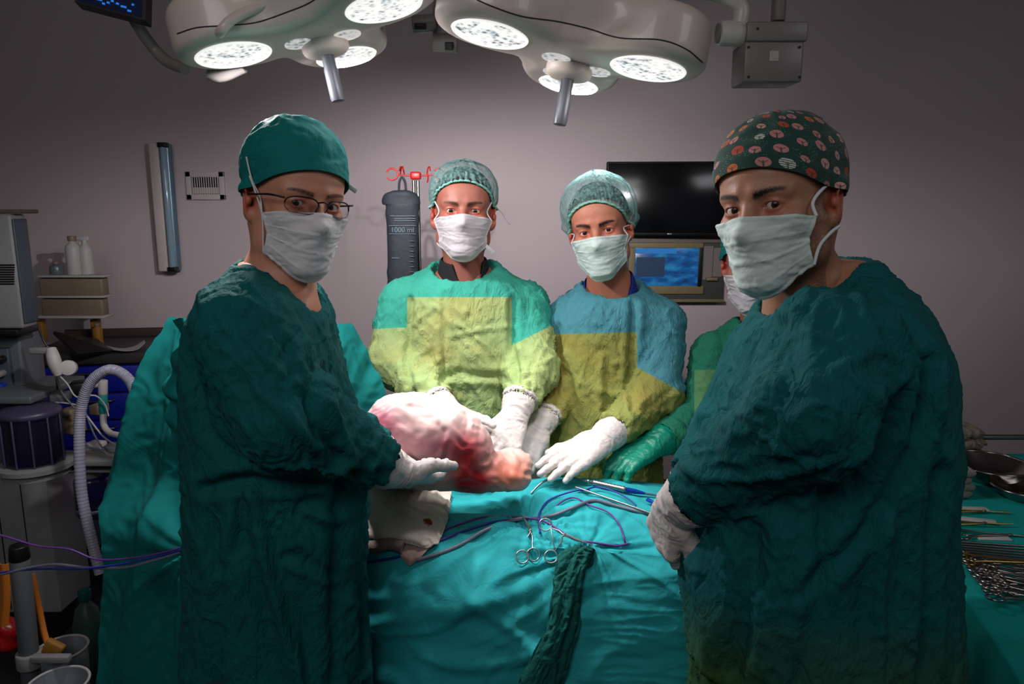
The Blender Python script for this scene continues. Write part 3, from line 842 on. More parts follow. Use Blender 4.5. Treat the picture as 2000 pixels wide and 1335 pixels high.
make_cap(A, 'surgical_cap', m_teal_cap, (0, .012, .02), lambda th: 15-17*(1-np.cos(th))/2*1.9+4*np.cos(2*th), lambda th, t: .006+.018*np.sin(np.clip((t-.12)/.88, 0, 1)*pi*.8)+.010*np.exp(-((t-.95)/.3)**2), tex=capA_tex)
c = A.corner
strap(A, [c['tl'], surf_pt(A, -.082, -.02, -.0, .004), surf_pt(A, -.088, -.01, .03, .012), surf_pt(A, -.085, .01, .065, .018)], m_strap, .0016)
strap(A, [c['bl'], surf_pt(A, -.078, -.035, -.03, .008), surf_pt(A, -.084, -.016, .01, .010), surf_pt(A, -.088, -.006, .035, .014)], m_strap, .0016)
strap(A, [c['tr'], surf_pt(A, .08, -.02, -.0, .004), surf_pt(A, .09, .01, .045, .016), (.108, .03, .05)], m_strap, .0016)
strap(A, [c['br'], surf_pt(A, .078, -.03, -.04, .006), surf_pt(A, .086, .0, -.01, .006)], m_strap, .0014)
# loose tape end sticking out beside the cap
b = MB(); b.box(A.M @ Vector((.103, -.012, .040)), (.020, .0012, .009), .0004, rot=(0, R_(35), R_(25))); b.build('tape_end', m_strap, A.mask)
make_collar(A, mat('red_scrub_cloth', srgb(150, 20, 34), .85), lambda t: -.10+.150*((1-cos(t))/2)**1.0)
# glasses
m_glasses = mat('dark_glasses_frame', srgb(28, 26, 28), .35, metal=.6)
t = NT('clear_lens'); t.b.inputs['Base Color'].default_value = (1, 1, 1, 1); t.b.inputs['Roughness'].default_value = 0.02
gl = t.n('ShaderNodeBsdfGlossy', i_Roughness=.03); tr = t.n('ShaderNodeBsdfTransparent', i_Color=(.93, .94, .95, 1)); fr = t.n('ShaderNodeFresnel', i_IOR=1.45); mx = t.n('ShaderNodeMixShader')
t.link(fr.outputs[0], mx.inputs[0]); t.link(tr.outputs[0], mx.inputs[1]); t.link(gl.outputs[0], mx.inputs[2]); t.link(mx.outputs[0], t.out.inputs[0]); m_lens = t.m
b = MB()
def lens_pts(q, n=28):
    out = []
    for k in range(n):
        a = 2*pi*k/n; x = .0255*math.copysign(abs(cos(a))**.65, cos(a)); z = .0138*math.copysign(abs(sin(a))**.8, sin(a))
        X = q*.0335+x; out.append(Vector((X, -.1105+.022*(abs(X)/.06)**2.2, -.003+z)))
    return out
gf = None
for q in (-1, 1):
    L = lens_pts(q)
    top = [p for p in L if p.z > -.006]; b.tube([A.M @ p for p in sorted(top, key=lambda p: p.x)], .0013, 8, spline=False)
    b.tube([A.M @ p for p in L], .0006, 6, True, spline=False)
    b.tube([A.M @ Vector(v) for v in ((q*.059, -.089, .006), (q*.076, -.07, .008), (q*.083, -.03, .006), (q*.084, .005, .004))], .0017, 8)
    b.tube([A.M @ Vector(v) for v in ((q*.009, -.109, -.004), (q*.009, -.102, -.010), (q*.008, -.098, -.012))], .0009, 6)
b.tube([A.M @ Vector(v) for v in ((-.009, -.110, .004), (0, -.112, .006), (.009, -.110, .004))], .0013, 8)
gf = b.build('glasses', m_glasses, A.root)
for q in (-1, 1):
    L = lens_pts(q); cc = sum(L, Vector())/len(L); b = MB()
    b.add([A.M @ cc]+[A.M @ p for p in L], [[0, 1+k, 1+(k+1) % len(L)] for k in range(len(L))]); b.build('glasses_lens', m_lens, gf)
glove(A, P(772, 922, 1.32), P(870, 948, 1.50), P(700, 885, 1.27), m_glove_w, side=-1, normal=(.1, -.3, -.95), curls=(.4, .4, .45, .5), thumb=(.5, .3), thumb_curl=.2)
glove(A, P(765, 900, 1.46), P(860, 930, 1.60), P(690, 850, 1.46), m_glove_w, side=1, normal=(.0, .3, -.95), curls=(.4, .45, .5, .5))

# ================================================================ B: surgeon at the right
B = make_person('surgeon at right in deep teal gown, tree-patterned cap and pale blue mask, seen side on', 'person',
    (P(1600, 1000, 1.15).x, 1.15, 0), P(1522, 402, 1.15), -47, 2, -8, P(1578, 580, 1.17), skinB, 1.0, .0018, brow=(1.25, 1.), beard=1., frown=.6)
rowsB = rows_px([(506, 1622, 1680, 1.18, .05), (522, 1590, 1712, 1.17, .09), (550, 1545, 1742, 1.16, .13), (590, 1508, 1768, 1.16, .17), (640, 1475, 1798, 1.15, .19), (700, 1450, 1815, 1.15, .19),
    (800, 1415, 1828, 1.15, .19), (900, 1385, 1832, 1.15, .19), (1000, 1352, 1834, 1.15, .19), (1080, 1340, 1836, 1.15, .19), (1160, 1334, 1838, 1.15, .19), (1250, 1346, 1842, 1.15, .19), (1335, 1362, 1850, 1.15, .19)])
armsB = [arm(P(1625, 690, 1.01), P(1590, 800, .95), P(1352, 972, 1.12), .090, .080, .050), arm(P(1490, 700, 1.27), P(1425, 840, 1.28), P(1345, 945, 1.24), .07, .06, .046)]
def light_tintB(V):  # yellow-green cast of the lighting, painted into the cloth towards the hem
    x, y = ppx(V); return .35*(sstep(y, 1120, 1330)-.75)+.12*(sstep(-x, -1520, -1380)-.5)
make_gown(B, rowsB, armsB, m_gownB, .0052, carve=[(B.neck+Vector((0, 0, .0)), B.neck+Vector((-.035, -.01, .10)), .074, .09)], seed=4, panel=light_tintB,
    zones=[(P(1560, 640, .96), P(1530, 820, .96), .15, 9, 12, .010), (P(1590, 800, .95), P(1360, 960, 1.1), .12, 18, 12, .011), (P(1480, 650, 1.1), P(1420, 880, 1.1), .10, 26, 16, .007), (P(1400, 1080, 1.0), P(1420, 1330, 1.0), .10, 12, 26, .006)],
    amp=(.008, .0055), skirt=.013, waist=1.0,
    lines=[([(1478, 1040), (1462, 1180), (1440, 1340)], 1.0, -.013, .012), ([(1795, 700), (1760, 860), (1680, 1010), (1560, 1140)], .99, -.010, .010), ([(1712, 1000), (1700, 1340)], .98, .010, .010), ([(1790, 900), (1770, 1340)], 1.02, -.011, .012), ([(1610, 920), (1600, 1100), (1560, 1340)], .97, -.009, .010), ([(1380, 1090), (1395, 1340)], 1.03, .009, .009), ([(1745, 600), (1775, 700), (1770, 820)], 1.0, -.008, .010), ([(1500, 650), (1470, 740), (1420, 840)], .98, .007, .009), ([(1560, 900), (1470, 960), (1390, 985)], .93, .007, .008), ([(1540, 640), (1480, 700)], .98, -.007, .008)])
finish_body(B, rowsB, armsB, shoes_legs(P(1600, 1000, 1.15).x, 1.15, .08, .08)); lower(B, shoes_legs(P(1600, 1000, 1.15).x, 1.15, .08, .08), (-.7, .7, 0))
make_mask(B, m_maskb, 3, crumple=.0022, thm=62)
# patterned cap material
t = NT('tree_print_cap_cloth'); b_ = t.b; uvn = t.n('ShaderNodeTexCoord').outputs['UV']
mp = t.n('ShaderNodeMapping', i_Scale=(19, 7.0, 1)); t.link(uvn, mp.inputs[0])
vo = t.n('ShaderNodeTexVoronoi', voronoi_dimensions='2D', i_Scale=1.0, i_Randomness=.45); t.link(mp.outputs[0], vo.inputs['Vector'])
sep = t.n('ShaderNodeSeparateColor'); t.link(vo.outputs['Color'], sep.inputs[0])
shape = t.ramp(sep.outputs[0], [(0, srgb(186, 120, 122)), (.3, srgb(196, 104, 40)), (.45, srgb(200, 150, 146)), (.62, srgb(205, 205, 196)), (.75, srgb(178, 66, 44)), (.88, srgb(190, 124, 126))], True)
loc = t.n('ShaderNodeVectorMath', operation='SUBTRACT'); t.link(mp.outputs[0], loc.inputs[0]); t.link(vo.outputs['Position'], loc.inputs[1])
sl = t.n('ShaderNodeSeparateXYZ'); t.link(loc.outputs[0], sl.inputs[0])
# trunk and branches of the little trees
trunk = t.math('MULTIPLY', t.math('LESS_THAN', t.math('ABSOLUTE', sl.outputs[0]), .035), t.math('LESS_THAN', sl.outputs[1], .08))
br = t.math('MULTIPLY', t.math('LESS_THAN', t.math('ABSOLUTE', t.math('SUBTRACT', t.math('ABSOLUTE', sl.outputs[0]), t.math('ADD', sl.outputs[1], .08))), .03), t.math('LESS_THAN', sl.outputs[1], .1))
stripe = t.math('MULTIPLY', t.math('GREATER_THAN', sep.outputs[0], .62), t.math('MULTIPLY', t.math('LESS_THAN', sep.outputs[0], .75), t.math('GREATER_THAN', t.math('SINE', t.math('MULTIPLY', sl.outputs[1], 48)), .1)))
rad = t.math('ADD', .22, t.math('MULTIPLY', sep.outputs[1], .11))
inside = t.math('LESS_THAN', vo.outputs['Distance'], rad)
cut = t.math('MAXIMUM', t.math('MAXIMUM', trunk, br), stripe)
f = t.math('MULTIPLY', inside, t.math('SUBTRACT', 1.0, t.math('MULTIPLY', cut, .85)))
# small dotted sprigs
v2 = t.n('ShaderNodeTexVoronoi', voronoi_dimensions='2D', i_Scale=7.0, i_Randomness=.9); t.link(mp.outputs[0], v2.inputs['Vector'])
n7 = t.n('ShaderNodeTexNoise', i_Scale=1.4, i_Detail=0.0); t.link(mp.outputs[0], n7.inputs['Vector'])
dots = t.math('MULTIPLY', t.math('LESS_THAN', v2.outputs['Distance'], .16), t.math('GREATER_THAN', n7.outputs[0], .56))
base = t.mix(t.math('MULTIPLY', dots, .6), srgb(14, 58, 50), srgb(120, 160, 150))
t.link(t.mix(f, base, shape), b_.inputs['Base Color']); b_.inputs['Roughness'].default_value = .85; b_.inputs['Sheen Weight'].default_value = .1
m_treecap = t.m
def capB_tex(p, th, t): return .002*ridged(p*np.array([18, 18, 26]), .5)*(t > .15)+.0016*(t < .15)
make_cap(B, 'patterned_surgical_cap', m_treecap, (0, .012, .02), lambda th: 13-16*(1-np.cos(th))/2*1.7+5*np.cos(2*th), lambda th, t: .005+.016*np.sin(np.clip(t, 0, 1)*pi*.75), tex=capB_tex)
c = B.corner
strap(B, [c['tr'], surf_pt(B, .078, -.035, -.004, .004), surf_pt(B, .082, -.008, .018, .004), surf_pt(B, .086, .012, .026, .003)], m_strap, .0026)
strap(B, [c['br'], surf_pt(B, .074, -.03, -.066, .003), surf_pt(B, .078, -.006, -.05, .003), surf_pt(B, .082, .012, -.04, .002)], m_strap, .0026)
strap(B, [c['tl'], surf_pt(B, -.078, -.035, -.004, .004), surf_pt(B, -.084, .0, .02, .004)], m_strap, .0026)
strap(B, [c['bl'], surf_pt(B, -.074, -.03, -.066, .003), surf_pt(B, -.08, .0, -.045, .003)], m_strap, .0026)
make_collar(B, mat('dark_red_scrub_cloth', srgb(140, 16, 34), .85), lambda t: -.07+.115*((1-cos(t))/2))
glove(B, P(1322, 985, 1.15), P(1290, 1060, 1.20), P(1420, 940, 1.08), m_glove_w, side=-1, normal=(-.8, -.5, .2), curls=(.9, .95, 1.0, 1.0), thumb=(.4, .2), size=1.05, cuffr=.052)
glove(B, P(1325, 965, 1.25), P(1300, 1040, 1.31), P(1400, 900, 1.26), m_glove_w, side=1, normal=(-.7, .3, .5), curls=(.7, .75, .8, .8))

# ================================================================ C: first man behind the table
m_bouf = NT('teal_bouffant_net'); t = m_bouf; co = t.n('ShaderNodeTexCoord').outputs['Object']
n1 = t.n('ShaderNodeTexNoise', i_Scale=60.0, i_Detail=4.0, i_Distortion=2.0); t.link(co, n1.inputs['Vector'])
t.link(t.mix(n1.outputs[0], srgb(66, 128, 128), srgb(160, 200, 194)), t.b.inputs['Base Color']); t.b.inputs['Roughness'].default_value = .6
tr = t.n('ShaderNodeBsdfTransparent'); mx = t.n('ShaderNodeMixShader'); mr = t.n('ShaderNodeMapRange'); t.link(n1.outputs[0], mr.inputs[0]); mr.inputs[1].default_value = .35; mr.inputs[2].default_value = .65; mr.inputs[3].default_value = .08; mr.inputs[4].default_value = .40
t.link(mr.outputs[0], mx.inputs[0]); t.link(tr.outputs[0], mx.inputs[1]); t.link(t.b.outputs[0], mx.inputs[2]); t.link(mx.outputs[0], t.out.inputs[0]); m_bouf = t.m
m_elastic = mat('teal_elastic_band', srgb(120, 190, 176), .8, bump=.5, bscale=400)
def bouffant(o, rim, puff, seed=0, C=(0, .015, .02), gath=46):
    def off(th, t):
        back = (1-np.cos(th))/2
        return puff*(.25+.75*np.sin(np.clip(t*1.25, 0, 1)*pi*.62))*(1+.45*back)*np.clip(t*6, .25, 1)+.004
    def tex(p, th, t):
        g = np.cos(gath*th+3*np.sin(5*th+seed))*np.exp(-((t-.10)/.13)**2)*.0032
        return g+(.0045*ridged(np.stack([th*3.0, t*2.5, np.full_like(t, seed)], 1), .5)+.002*ridged(np.stack([th*9.0, t*6, np.full_like(t, seed+3)], 1), .5))*np.clip(t*5, 0, 1)
    k = make_cap(o, 'bouffant_cap', m_bouf, C, rim, off, nth=200, nt=50, tex=tex, thick=.0007)
    b = MB(); ring = o.capG[:, 1]; b.tube([o.M @ Vector(p) for p in ring[::2]], .0032, 8, True, spline=False); b.build('elastic_band', m_elastic, k)
    return k
def hair(o, rim, name='hair', off=.006, C=(0, .015, .02)):
    return make_cap(o, name, m_hair, C, rim, lambda th, t: off+0*t, nth=110, nt=30, tex=lambda p, th, t: .0018*ridged(np.stack([th*16, t*2, t*0], 1), .3), thick=.002)
C_ = make_person('man in green and lime gown and black collar right of the dark hanging bag', 'person',
    (P(905, 800, 2.1).x, 2.1, 0), P(905, 418, 2.06), 3, -7, 1, P(906, 545, 2.10), skinC, 1.0, .002, brow=(1.25, .8), frown=1.)
rowsC = rows_px([(506, 872, 945, 2.12, .05), (518, 840, 978, 2.11, .08), (534, 810, 1008, 2.1, .105), (560, 786, 1032, 2.1, .125), (610, 778, 1040, 2.1, .135), (680, 782, 1030, 2.1, .14), (760, 786, 1018, 2.11, .14), (900, 780, 1030, 2.12, .14)], .35)
armsC = [arm(P(788, 592, 2.1), P(768, 705, 2.05), P(868, 790, 1.88), .072, .070, .044), arm(P(1026, 598, 2.1), P(1040, 722, 2.0), P(1010, 792, 1.90), .074, .070, .042)]
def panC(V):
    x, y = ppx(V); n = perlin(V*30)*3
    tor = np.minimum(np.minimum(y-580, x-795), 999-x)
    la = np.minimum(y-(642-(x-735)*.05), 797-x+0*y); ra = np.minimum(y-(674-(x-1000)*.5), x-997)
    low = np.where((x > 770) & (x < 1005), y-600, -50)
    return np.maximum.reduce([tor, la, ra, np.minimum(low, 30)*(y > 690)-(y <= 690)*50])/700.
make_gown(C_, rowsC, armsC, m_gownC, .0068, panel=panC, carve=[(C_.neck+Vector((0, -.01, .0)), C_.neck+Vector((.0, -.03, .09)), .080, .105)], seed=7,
    zones=[(armsC[0]['el'], armsC[0]['wr'], .10, 24, 9, .007), (armsC[1]['sh'], armsC[1]['el'], .1, 12, 6, .006), (armsC[1]['el'], armsC[1]['wr'], .10, 26, 10, .008), (P(830, 740, 1.96), P(1000, 735, 1.96), .09, 6, 24, .006)],
    amp=(.006, .0062), skirt=.006, waist=1.05,
    lines=[([(868, 575), (866, 740)], 1.96, -.005, .006), ([(800, 590), (796, 700), (815, 760)], 1.98, -.011, .009), ([(1000, 590), (1000, 680), (1012, 740)], 1.98, -.011, .009), ([(815, 752), (900, 733), (1000, 742)], 1.95, -.008, .010), ([(880, 656), (940, 644), (998, 640)], 1.96, .003, .006), ([(800, 640), (850, 600)], 1.96, .004, .006)])
finish_body(C_, rowsC, armsC, shoes_legs(P(905, 900, 2.14).x, 2.14)); lower(C_, shoes_legs(P(905, 900, 2.14).x, 2.14), (0, -1, 0))
make_mask(C_, m_maskp, 5, thm=58)
hair(C_, lambda th: 26-40*(1-np.cos(th))/2)
bouffant(C_, lambda th: 27-36*(1-np.cos(th))/2-10*(1-np.cos(2*th))/2, .020, 2)
c = C_.corner
strap(C_, [c['tl'], surf_pt(C_, -.075, -.05, .0, .003), surf_pt(C_, -.079, -.02, .03, .004)], m_strap, .002)
strap(C_, [c['tr'], surf_pt(C_, .075, -.05, .0, .003), surf_pt(C_, .079, -.02, .03, .004)], m_strap, .002)
b = MB(); b.box(C_.M @ (c['br']+Vector((.010, -.004, -.006))), (.030, .0014, .010), .0004, rot=(0, R_(40), R_(-10))); b.build('tape_end', m_strap, C_.mask)
strap(C_, [c['bl'], surf_pt(C_, -.07, -.01, -.08, .002), surf_pt(C_, -.06, .04, -.08, .003)], m_strap, .0018)
strap(C_, [surf_pt(C_, .085, .045, .03, .012), (.108, .05, .01), (.122, .045, -.012), (.130, .04, -.022)], m_strap, .0015)
make_collar(C_, mat('black_polo_cloth', srgb(26, 24, 30), .85, bump=.3), lambda t: -.035+.095*min(1, abs(t+.25)/.75), thick=.006)
glove(C_, P(1005, 812, 1.87), P(975, 905, 1.76), P(1018, 770, 1.92), m_glove_w, side=1, normal=(.25, -.8, .45), curls=(.45, .5, .5, .5), size=1.05)
glove(C_, P(878, 806, 1.84), P(920, 880, 1.72), P(820, 765, 1.93), m_glove_w, side=-1, normal=(-.2, -.8, .5), curls=(.4, .45, .5, .5))

# ================================================================ D: second man behind the table
D_ = make_person('man in light blue and olive gown with blue collar, white gloved hand on the drape', 'person',
    (P(1185, 800, 2.12).x, 2.14, 0), P(1172, 448, 2.06), -14, 2, -9, P(1192, 566, 2.11), skinD, 1.0, .002, brow=(1.35, 1.), frown=.6)
rowsD = rows_px([(545, 1150, 1235, 2.13, .05), (556, 1120, 1262, 2.12, .08), (572, 1094, 1285, 2.11, .105), (600, 1078, 1302, 2.11, .125), (660, 1074, 1302, 2.11, .13), (760, 1070, 1290, 2.11, .14), (940, 1056, 1292, 2.11, .14)], .35)
armsD = [arm(P(1288, 632, 2.08), P(1285, 768, 2.00), P(1192, 846, 1.84), .072, .070, .044), arm(P(1105, 632, 2.12), P(1108, 745, 2.08), P(1062, 826, 1.97), .068, .055, .038)]
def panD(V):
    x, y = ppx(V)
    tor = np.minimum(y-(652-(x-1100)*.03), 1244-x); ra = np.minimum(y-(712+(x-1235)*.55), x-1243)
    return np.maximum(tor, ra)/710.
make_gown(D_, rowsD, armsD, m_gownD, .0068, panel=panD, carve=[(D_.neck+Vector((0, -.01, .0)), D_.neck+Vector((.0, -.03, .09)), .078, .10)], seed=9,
    zones=[(armsD[0]['el'], armsD[0]['wr'], .11, 4, 30, .008), (armsD[0]['sh'], armsD[0]['el'], .11, 18, 14, .005), (P(1150, 700, 2.0), P(1150, 900, 2.0), .12, 5, 18, .006)], amp=(.006, .0062), skirt=.006, waist=1.0,
    lines=[([(1244, 600), (1236, 700), (1225, 780)], 1.95, -.011, .009), ([(1090, 650), (1085, 900)], 1.97, -.008, .010), ([(1175, 700), (1170, 900)], 1.97, .008, .010), ([(1210, 720), (1200, 850)], 1.97, -.007, .008)])
finish_body(D_, rowsD, armsD, shoes_legs(P(1185, 900, 2.16).x, 2.16)); lower(D_, shoes_legs(P(1185, 900, 2.16).x, 2.16), (0, -1, 0))
make_mask(D_, m_maskb, 8, thm=62)
hair(D_, lambda th: 34-50*(1-np.cos(th))/2)
bouffant(D_, lambda th: 28-62*(1-np.cos(th))/2-14*(1-np.cos(2*th))/2, .026, 5, gath=60)
c = D_.corner
strap(D_, [c['tr'], surf_pt(D_, .077, -.035, -.005, .003), surf_pt(D_, .08, -.005, .0, .004)], m_strap, .0018)
strap(D_, [c['br'], surf_pt(D_, .075, -.03, -.05, .003), surf_pt(D_, .08, -.005, -.03, .004)], m_strap, .0018)
strap(D_, [c['tl'], surf_pt(D_, -.077, -.035, -.005, .003), surf_pt(D_, -.08, -.005, .0, .004)], m_strap, .0018)
make_collar(D_, mat('royal_blue_scrub_cloth', srgb(24, 44, 140), .85, bump=.3), lambda t: -.045+.085*min(1, abs(t)/1.5), thick=.005)
glove(D_, P(1172, 862, 1.82), P(1062, 925, 1.70), P(1215, 828, 1.88), m_glove_w, side=1, normal=(.2, -.35, .9), curls=(.12, .1, .12, .18), spread=.05, size=1.12, cufflen=.085, cuffr=.0475, thumb=(.3, .5))
glove(D_, P(1052, 838, 1.95), P(1020, 900, 1.86), P(1075, 800, 2.0), m_glove_w, side=-1, cuffr=.042, normal=(.3, -.8, .4), curls=(.4, .45, .5, .5))

# ================================================================ E: woman half hidden at the right
E_ = make_person('person in green gown and green gloves, half hidden behind the surgeon with the patterned cap', 'person',
    (P(1465, 800, 2.08).x, 2.10, 0), P(1472, 514, 2.04), -22, 6, -3, P(1494, 632, 2.08), skinC, .98, .0024, brow=(.9, .7))
rowsE = rows_px([(618, 1450, 1520, 2.09, .05), (632, 1412, 1545, 2.08, .08), (655, 1385, 1565, 2.07, .10), (700, 1372, 1578, 2.07, .115), (780, 1376, 1570, 2.07, .12), (860, 1368, 1575, 2.07, .125), (960, 1350, 1580, 2.07, .13)], .35)
armsE = [arm(P(1392, 692, 2.04), P(1368, 812, 1.97), P(1290, 862, 1.87), .062, .058, .044), arm(P(1560, 700, 2.06), P(1580, 830, 2.04), P(1480, 930, 1.91), .062, .058, .044)]
def panE(V):
    x, y = ppx(V); return np.minimum.reduce([y-722, x-1356, 1460-x])/760.
make_gown(E_, rowsE, armsE, m_gownE, .0075, panel=panE, carve=[(E_.neck+Vector((0, -.01, .0)), E_.neck+Vector((-.02, -.03, .09)), .07, .09)], seed=11,
    zones=[(armsE[0]['sh'], armsE[0]['el'], .1, 18, 8, .008), (armsE[0]['el'], armsE[0]['wr'], .1, 26, 12, .009)], amp=(.006, .0062), skirt=.006, waist=1.0)
finish_body(E_, rowsE, armsE, shoes_legs(P(1465, 900, 2.10).x, 2.10, .08)); lower(E_, shoes_legs(P(1465, 900, 2.10).x, 2.10, .08), (0, -1, 0))
make_mask(E_, m_maskp, 12, thm=62, crumple=.0024)
make_cap(E_, 'surgical_cap', m_teal_cap, (0, .012, .02), lambda th: 14-17*(1-np.cos(th))/2*1.9+4*np.cos(2*th), lambda th, t: .006+.016*np.sin(np.clip(t, 0, 1)*pi*.75), tex=capA_tex, nth=80, nt=30)
make_collar(E_, mat('black_undershirt_cloth', srgb(22, 22, 26), .9), lambda t: -.03+.06*min(1, abs(t)/1.2))
glove(E_, P(1275, 868, 1.86), P(1178, 925, 1.77), P(1330, 838, 1.93), m_glove_g, side=1, normal=(-.1, -.25, .95), curls=(.75, .55, .5, .5), spread=.12, size=1.08, cufflen=.08, thumb=(.35, .1), thumb_curl=1.2, cuffr=.047)
glove(E_, P(1468, 940, 1.89), P(1400, 960, 1.79), P(1540, 880, 1.97), m_glove_g, side=-1, normal=(0, -.3, .9), curls=(.5, .5, .5, .5))
# ================================================================ SURGICAL LIGHTS
m_lamp = mat('lamp_white_enamel', srgb(208, 192, 184), .35, var=.02, coat=.2)
m_seam = mat('lamp_seam_rubber', srgb(40, 38, 38), .7)
m_grip = mat('lamp_recess_grey', srgb(120, 110, 106), .5)
t = NT('led_lens_glass'); co = t.n('ShaderNodeTexCoord').outputs['Object']
vo = t.n('ShaderNodeTexVoronoi', i_Scale=90.0); t.link(co, vo.inputs['Vector'])
no = t.n('ShaderNodeTexNoise', i_Scale=13.0, i_Detail=6.0, i_Distortion=2.0); t.link(co, no.inputs['Vector'])
f = t.math('ADD', t.math('MULTIPLY', vo.outputs['Distance'], .45), no.outputs[0])
t.link(t.ramp(f, [(.42, (.03, .03, .03, 1)), (.52, (.26, .30, .32, 1)), (.62, (.66, .7, .7, 1)), (.78, (1, .98, .95, 1))]), t.b.inputs['Emission Color'])
t.b.inputs['Emission Strength'].default_value = 1.0; t.b.inputs['Base Color'].default_value = (.08, .08, .09, 1); t.b.inputs['Roughness'].default_value = .15
m_led = t.m
m_led_small = m_led.copy(); m_led_small.name = 'small_led_lens_glass'; m_led_small.node_tree.nodes['Principled BSDF'].inputs['Emission Strength'].default_value = .55
m_ledrim = mat('led_rim', srgb(240, 238, 234), .3, emit=(1, .97, .94, 1), estr=.8)
m_handle = mat('lamp_handle_cover', srgb(66, 68, 76), .3, var=.03)
KEY_W, HALO_W, WALL_W = 7.5, 13.0, 76.0
def surgical_lamp(label, c1, c3, c2, hub_px, target, seam=()):
    """c1,c3: front pair of lenses; c2: far lens"""
    O = (c1+c3)/2; n = (c3-c1).cross(c2-c1).normalized()
    if n.z < 0: n = -n                                   # n points up, away from the patient
    ex = (c3-c1).normalized(); ey = n.cross(ex)
    if (c2-O).dot(ey) < 0: ey = -ey
    M = Matrix((( ex.x, ey.x, n.x, 0), (ex.y, ey.y, n.y, 0), (ex.z, ey.z, n.z, 0), (0, 0, 0, 1)))
    M.translation = O
    root = thing('surgical_light', label, 'surgical light', tuple(O+n*.15))
    def L2(p): q = p-O; return (q.dot(ex), q.dot(ey))
    l1, l2, l3 = L2(c1), L2(c2), L2(c3); R = .071; w = (c3-c1).length/2
    hub = (l2[0]*.45, l2[1]*.42)
    # head: modelled as a distance field in lamp space
    s = SDF((-w-.22, -.22, -.03), (w+.22, l2[1]+.2, .2), .0055)
    def disc(x, y, r, z0, z1, k):
        # rounded puck
        e = .018; s.cone_ = None
        lo = (x-r, y-r, z0); hi = (x+r, y+r, z1); sl = s.region(lo, hi, k+.02); X, Y, Z = s.xyz(sl)
        q1 = np.sqrt((X-x)**2+(Y-y)**2)-(r-e); q2 = np.abs(Z-(z0+z1)/2)-((z1-z0)/2-e)
        d = np.sqrt(np.maximum(q1, 0)**2+np.maximum(q2, 0)**2)+np.minimum(np.maximum(q1, q2), 0)-e
        s.op(sl, d.astype(np.float32), k, 'add')
    for (x, y) in (l1, l3): disc(x, y, R+.035, 0, .10, .0)
    disc(l2[0], l2[1], R+.022, 0, .07, .0)
    for f_ in (.0, .2, .4, .6, .8, 1.):                    # broad body between the front pair
        disc(l1[0]+(l3[0]-l1[0])*f_, .045*sin(f_*pi)+l1[1], .095-.02*sin(f_*pi), 0, .09+.02*sin(f_*pi), .05)
    disc(hub[0], hub[1], .115, 0, .10, .05)
    for f_ in (.35, .6, .8): disc(l2[0]*f_+hub[0]*(1-f_), l2[1]*f_+hub[1]*(1-f_), .085, 0, .08, .05)
    # dome on top
    sl = slice(None)
    s.ell((0, .05, .10), (w*.75, .13, .055), .05)
    Zc = -s.ax[2][None, None, :]+np.zeros(s.n); kk = .022; hh = np.maximum(kk-np.abs(s.f-Zc), 0)/kk; s.f = (np.maximum(s.f, Zc)+hh*hh*kk*.25).astype(np.float32)
    # recessed hand grips beside the hub
    for q in (-1, 1): s.ell((hub[0]+q*.105, hub[1]+.045, -.004), (.034, .05, .012), .006, 'sub', rot=(0, 0, q*R_(25)))
    # shallow pockets for the lenses
    for (x, y) in (l1, l2, l3): s.ell((x, y, -.004), (R*1.02, R*1.02, .008), .002, 'sub')
    V, Q = s.mesh(); V = relax(V, Q, 2, .5)
    Vh = xf(M, V); new_mesh('lamp_head', Vh, Q, m_lamp, root)
    bv = BVHTree.FromPolygons([tuple(v) for v in Vh.tolist()], Q.tolist()); pts = []
    for sx, sy in crom(np.array([(a, b) for a, b in seam], float), 6):
        cam0 = Vector((0, 0, CAMZ)); hh_ = bv.ray_cast(cam0, (P(sx, sy, 1.)-cam0).normalized())
        if hh_[0] is not None: pts.append(hh_[0])
    if len(pts) > 3: b = MB(); b.tube(pts, .0014, 6, spline=False); b.build('side_seam', m_seam, root)
    # dark seam band round the side
    for i, ((x, y), r) in enumerate(((l1, R), (l2, R-.008), (l3, R))):
        b = MB(); ax = -n
        b.lathe([(r, -.001), (r, .002), (r*.9, .0035), (r*.5, .005), (.0001, .0055)], M @ Vector((x, y, .002)), -n, 40, caps=False)
        le = b.build('lamp_lens', m_led, root)
        b = MB(); b.lathe([(r-.002, .001), (r+.001, .004), (r+.005, .004), (r+.007, .001), (r+.007, -.003)], M @ Vector((x, y, .002)), -n, 40, caps=False); b.build('lens_rim', m_ledrim, le)
    # inner ring of small lenses round the hub
    for k in range(3):
        a = pi/2+R_(20)+2*pi*k/3+(0 if k else 0); cx, cy = hub[0]+.058*cos(a), hub[1]+.058*sin(a)
        b = MB(); b.lathe([(.030, -.001), (.030, .003), (.02, .005), (.0001, .006)], M @ Vector((cx, cy, .001)), -n, 28, caps=False); b.build('lamp_lens', m_led_small, root)
    hb = MB(); H = M @ Vector((hub[0], hub[1], 0))
    hb.lathe([(.050, -.01), (.050, .012), (.047, .018), (.040, .022), (.03, .024), (.016, .026), (.0001, .027)], H, -n, 40, caps=False); hubo = hb.build('handle_hub', m_lamp, root)
    b = MB(); b.lathe([(.0135, .02), (.0135, .05), (.0150, .055), (.0150, .115), (.0135, .122), (.0001, .123)], H, -n, 24, caps=False); b.build('sterile_handle', m_handle, root)
    # the light of the lenses
    for (x, y) in (l1, l2, l3):
        p = M @ Vector((x, y, -.02))
        light('lamp_light', 'SPOT', p, KEY_W, (1, .97, .92), .05, target, 62, .9)
        if (x, y) != l2: light('lamp_spill_fill', 'SPOT', p, HALO_W*(.30 if abs(p.x) < .28 else 2.4), (1, .95, .95), .045, p-n+Vector((0, .25, 0)), 178, .35)
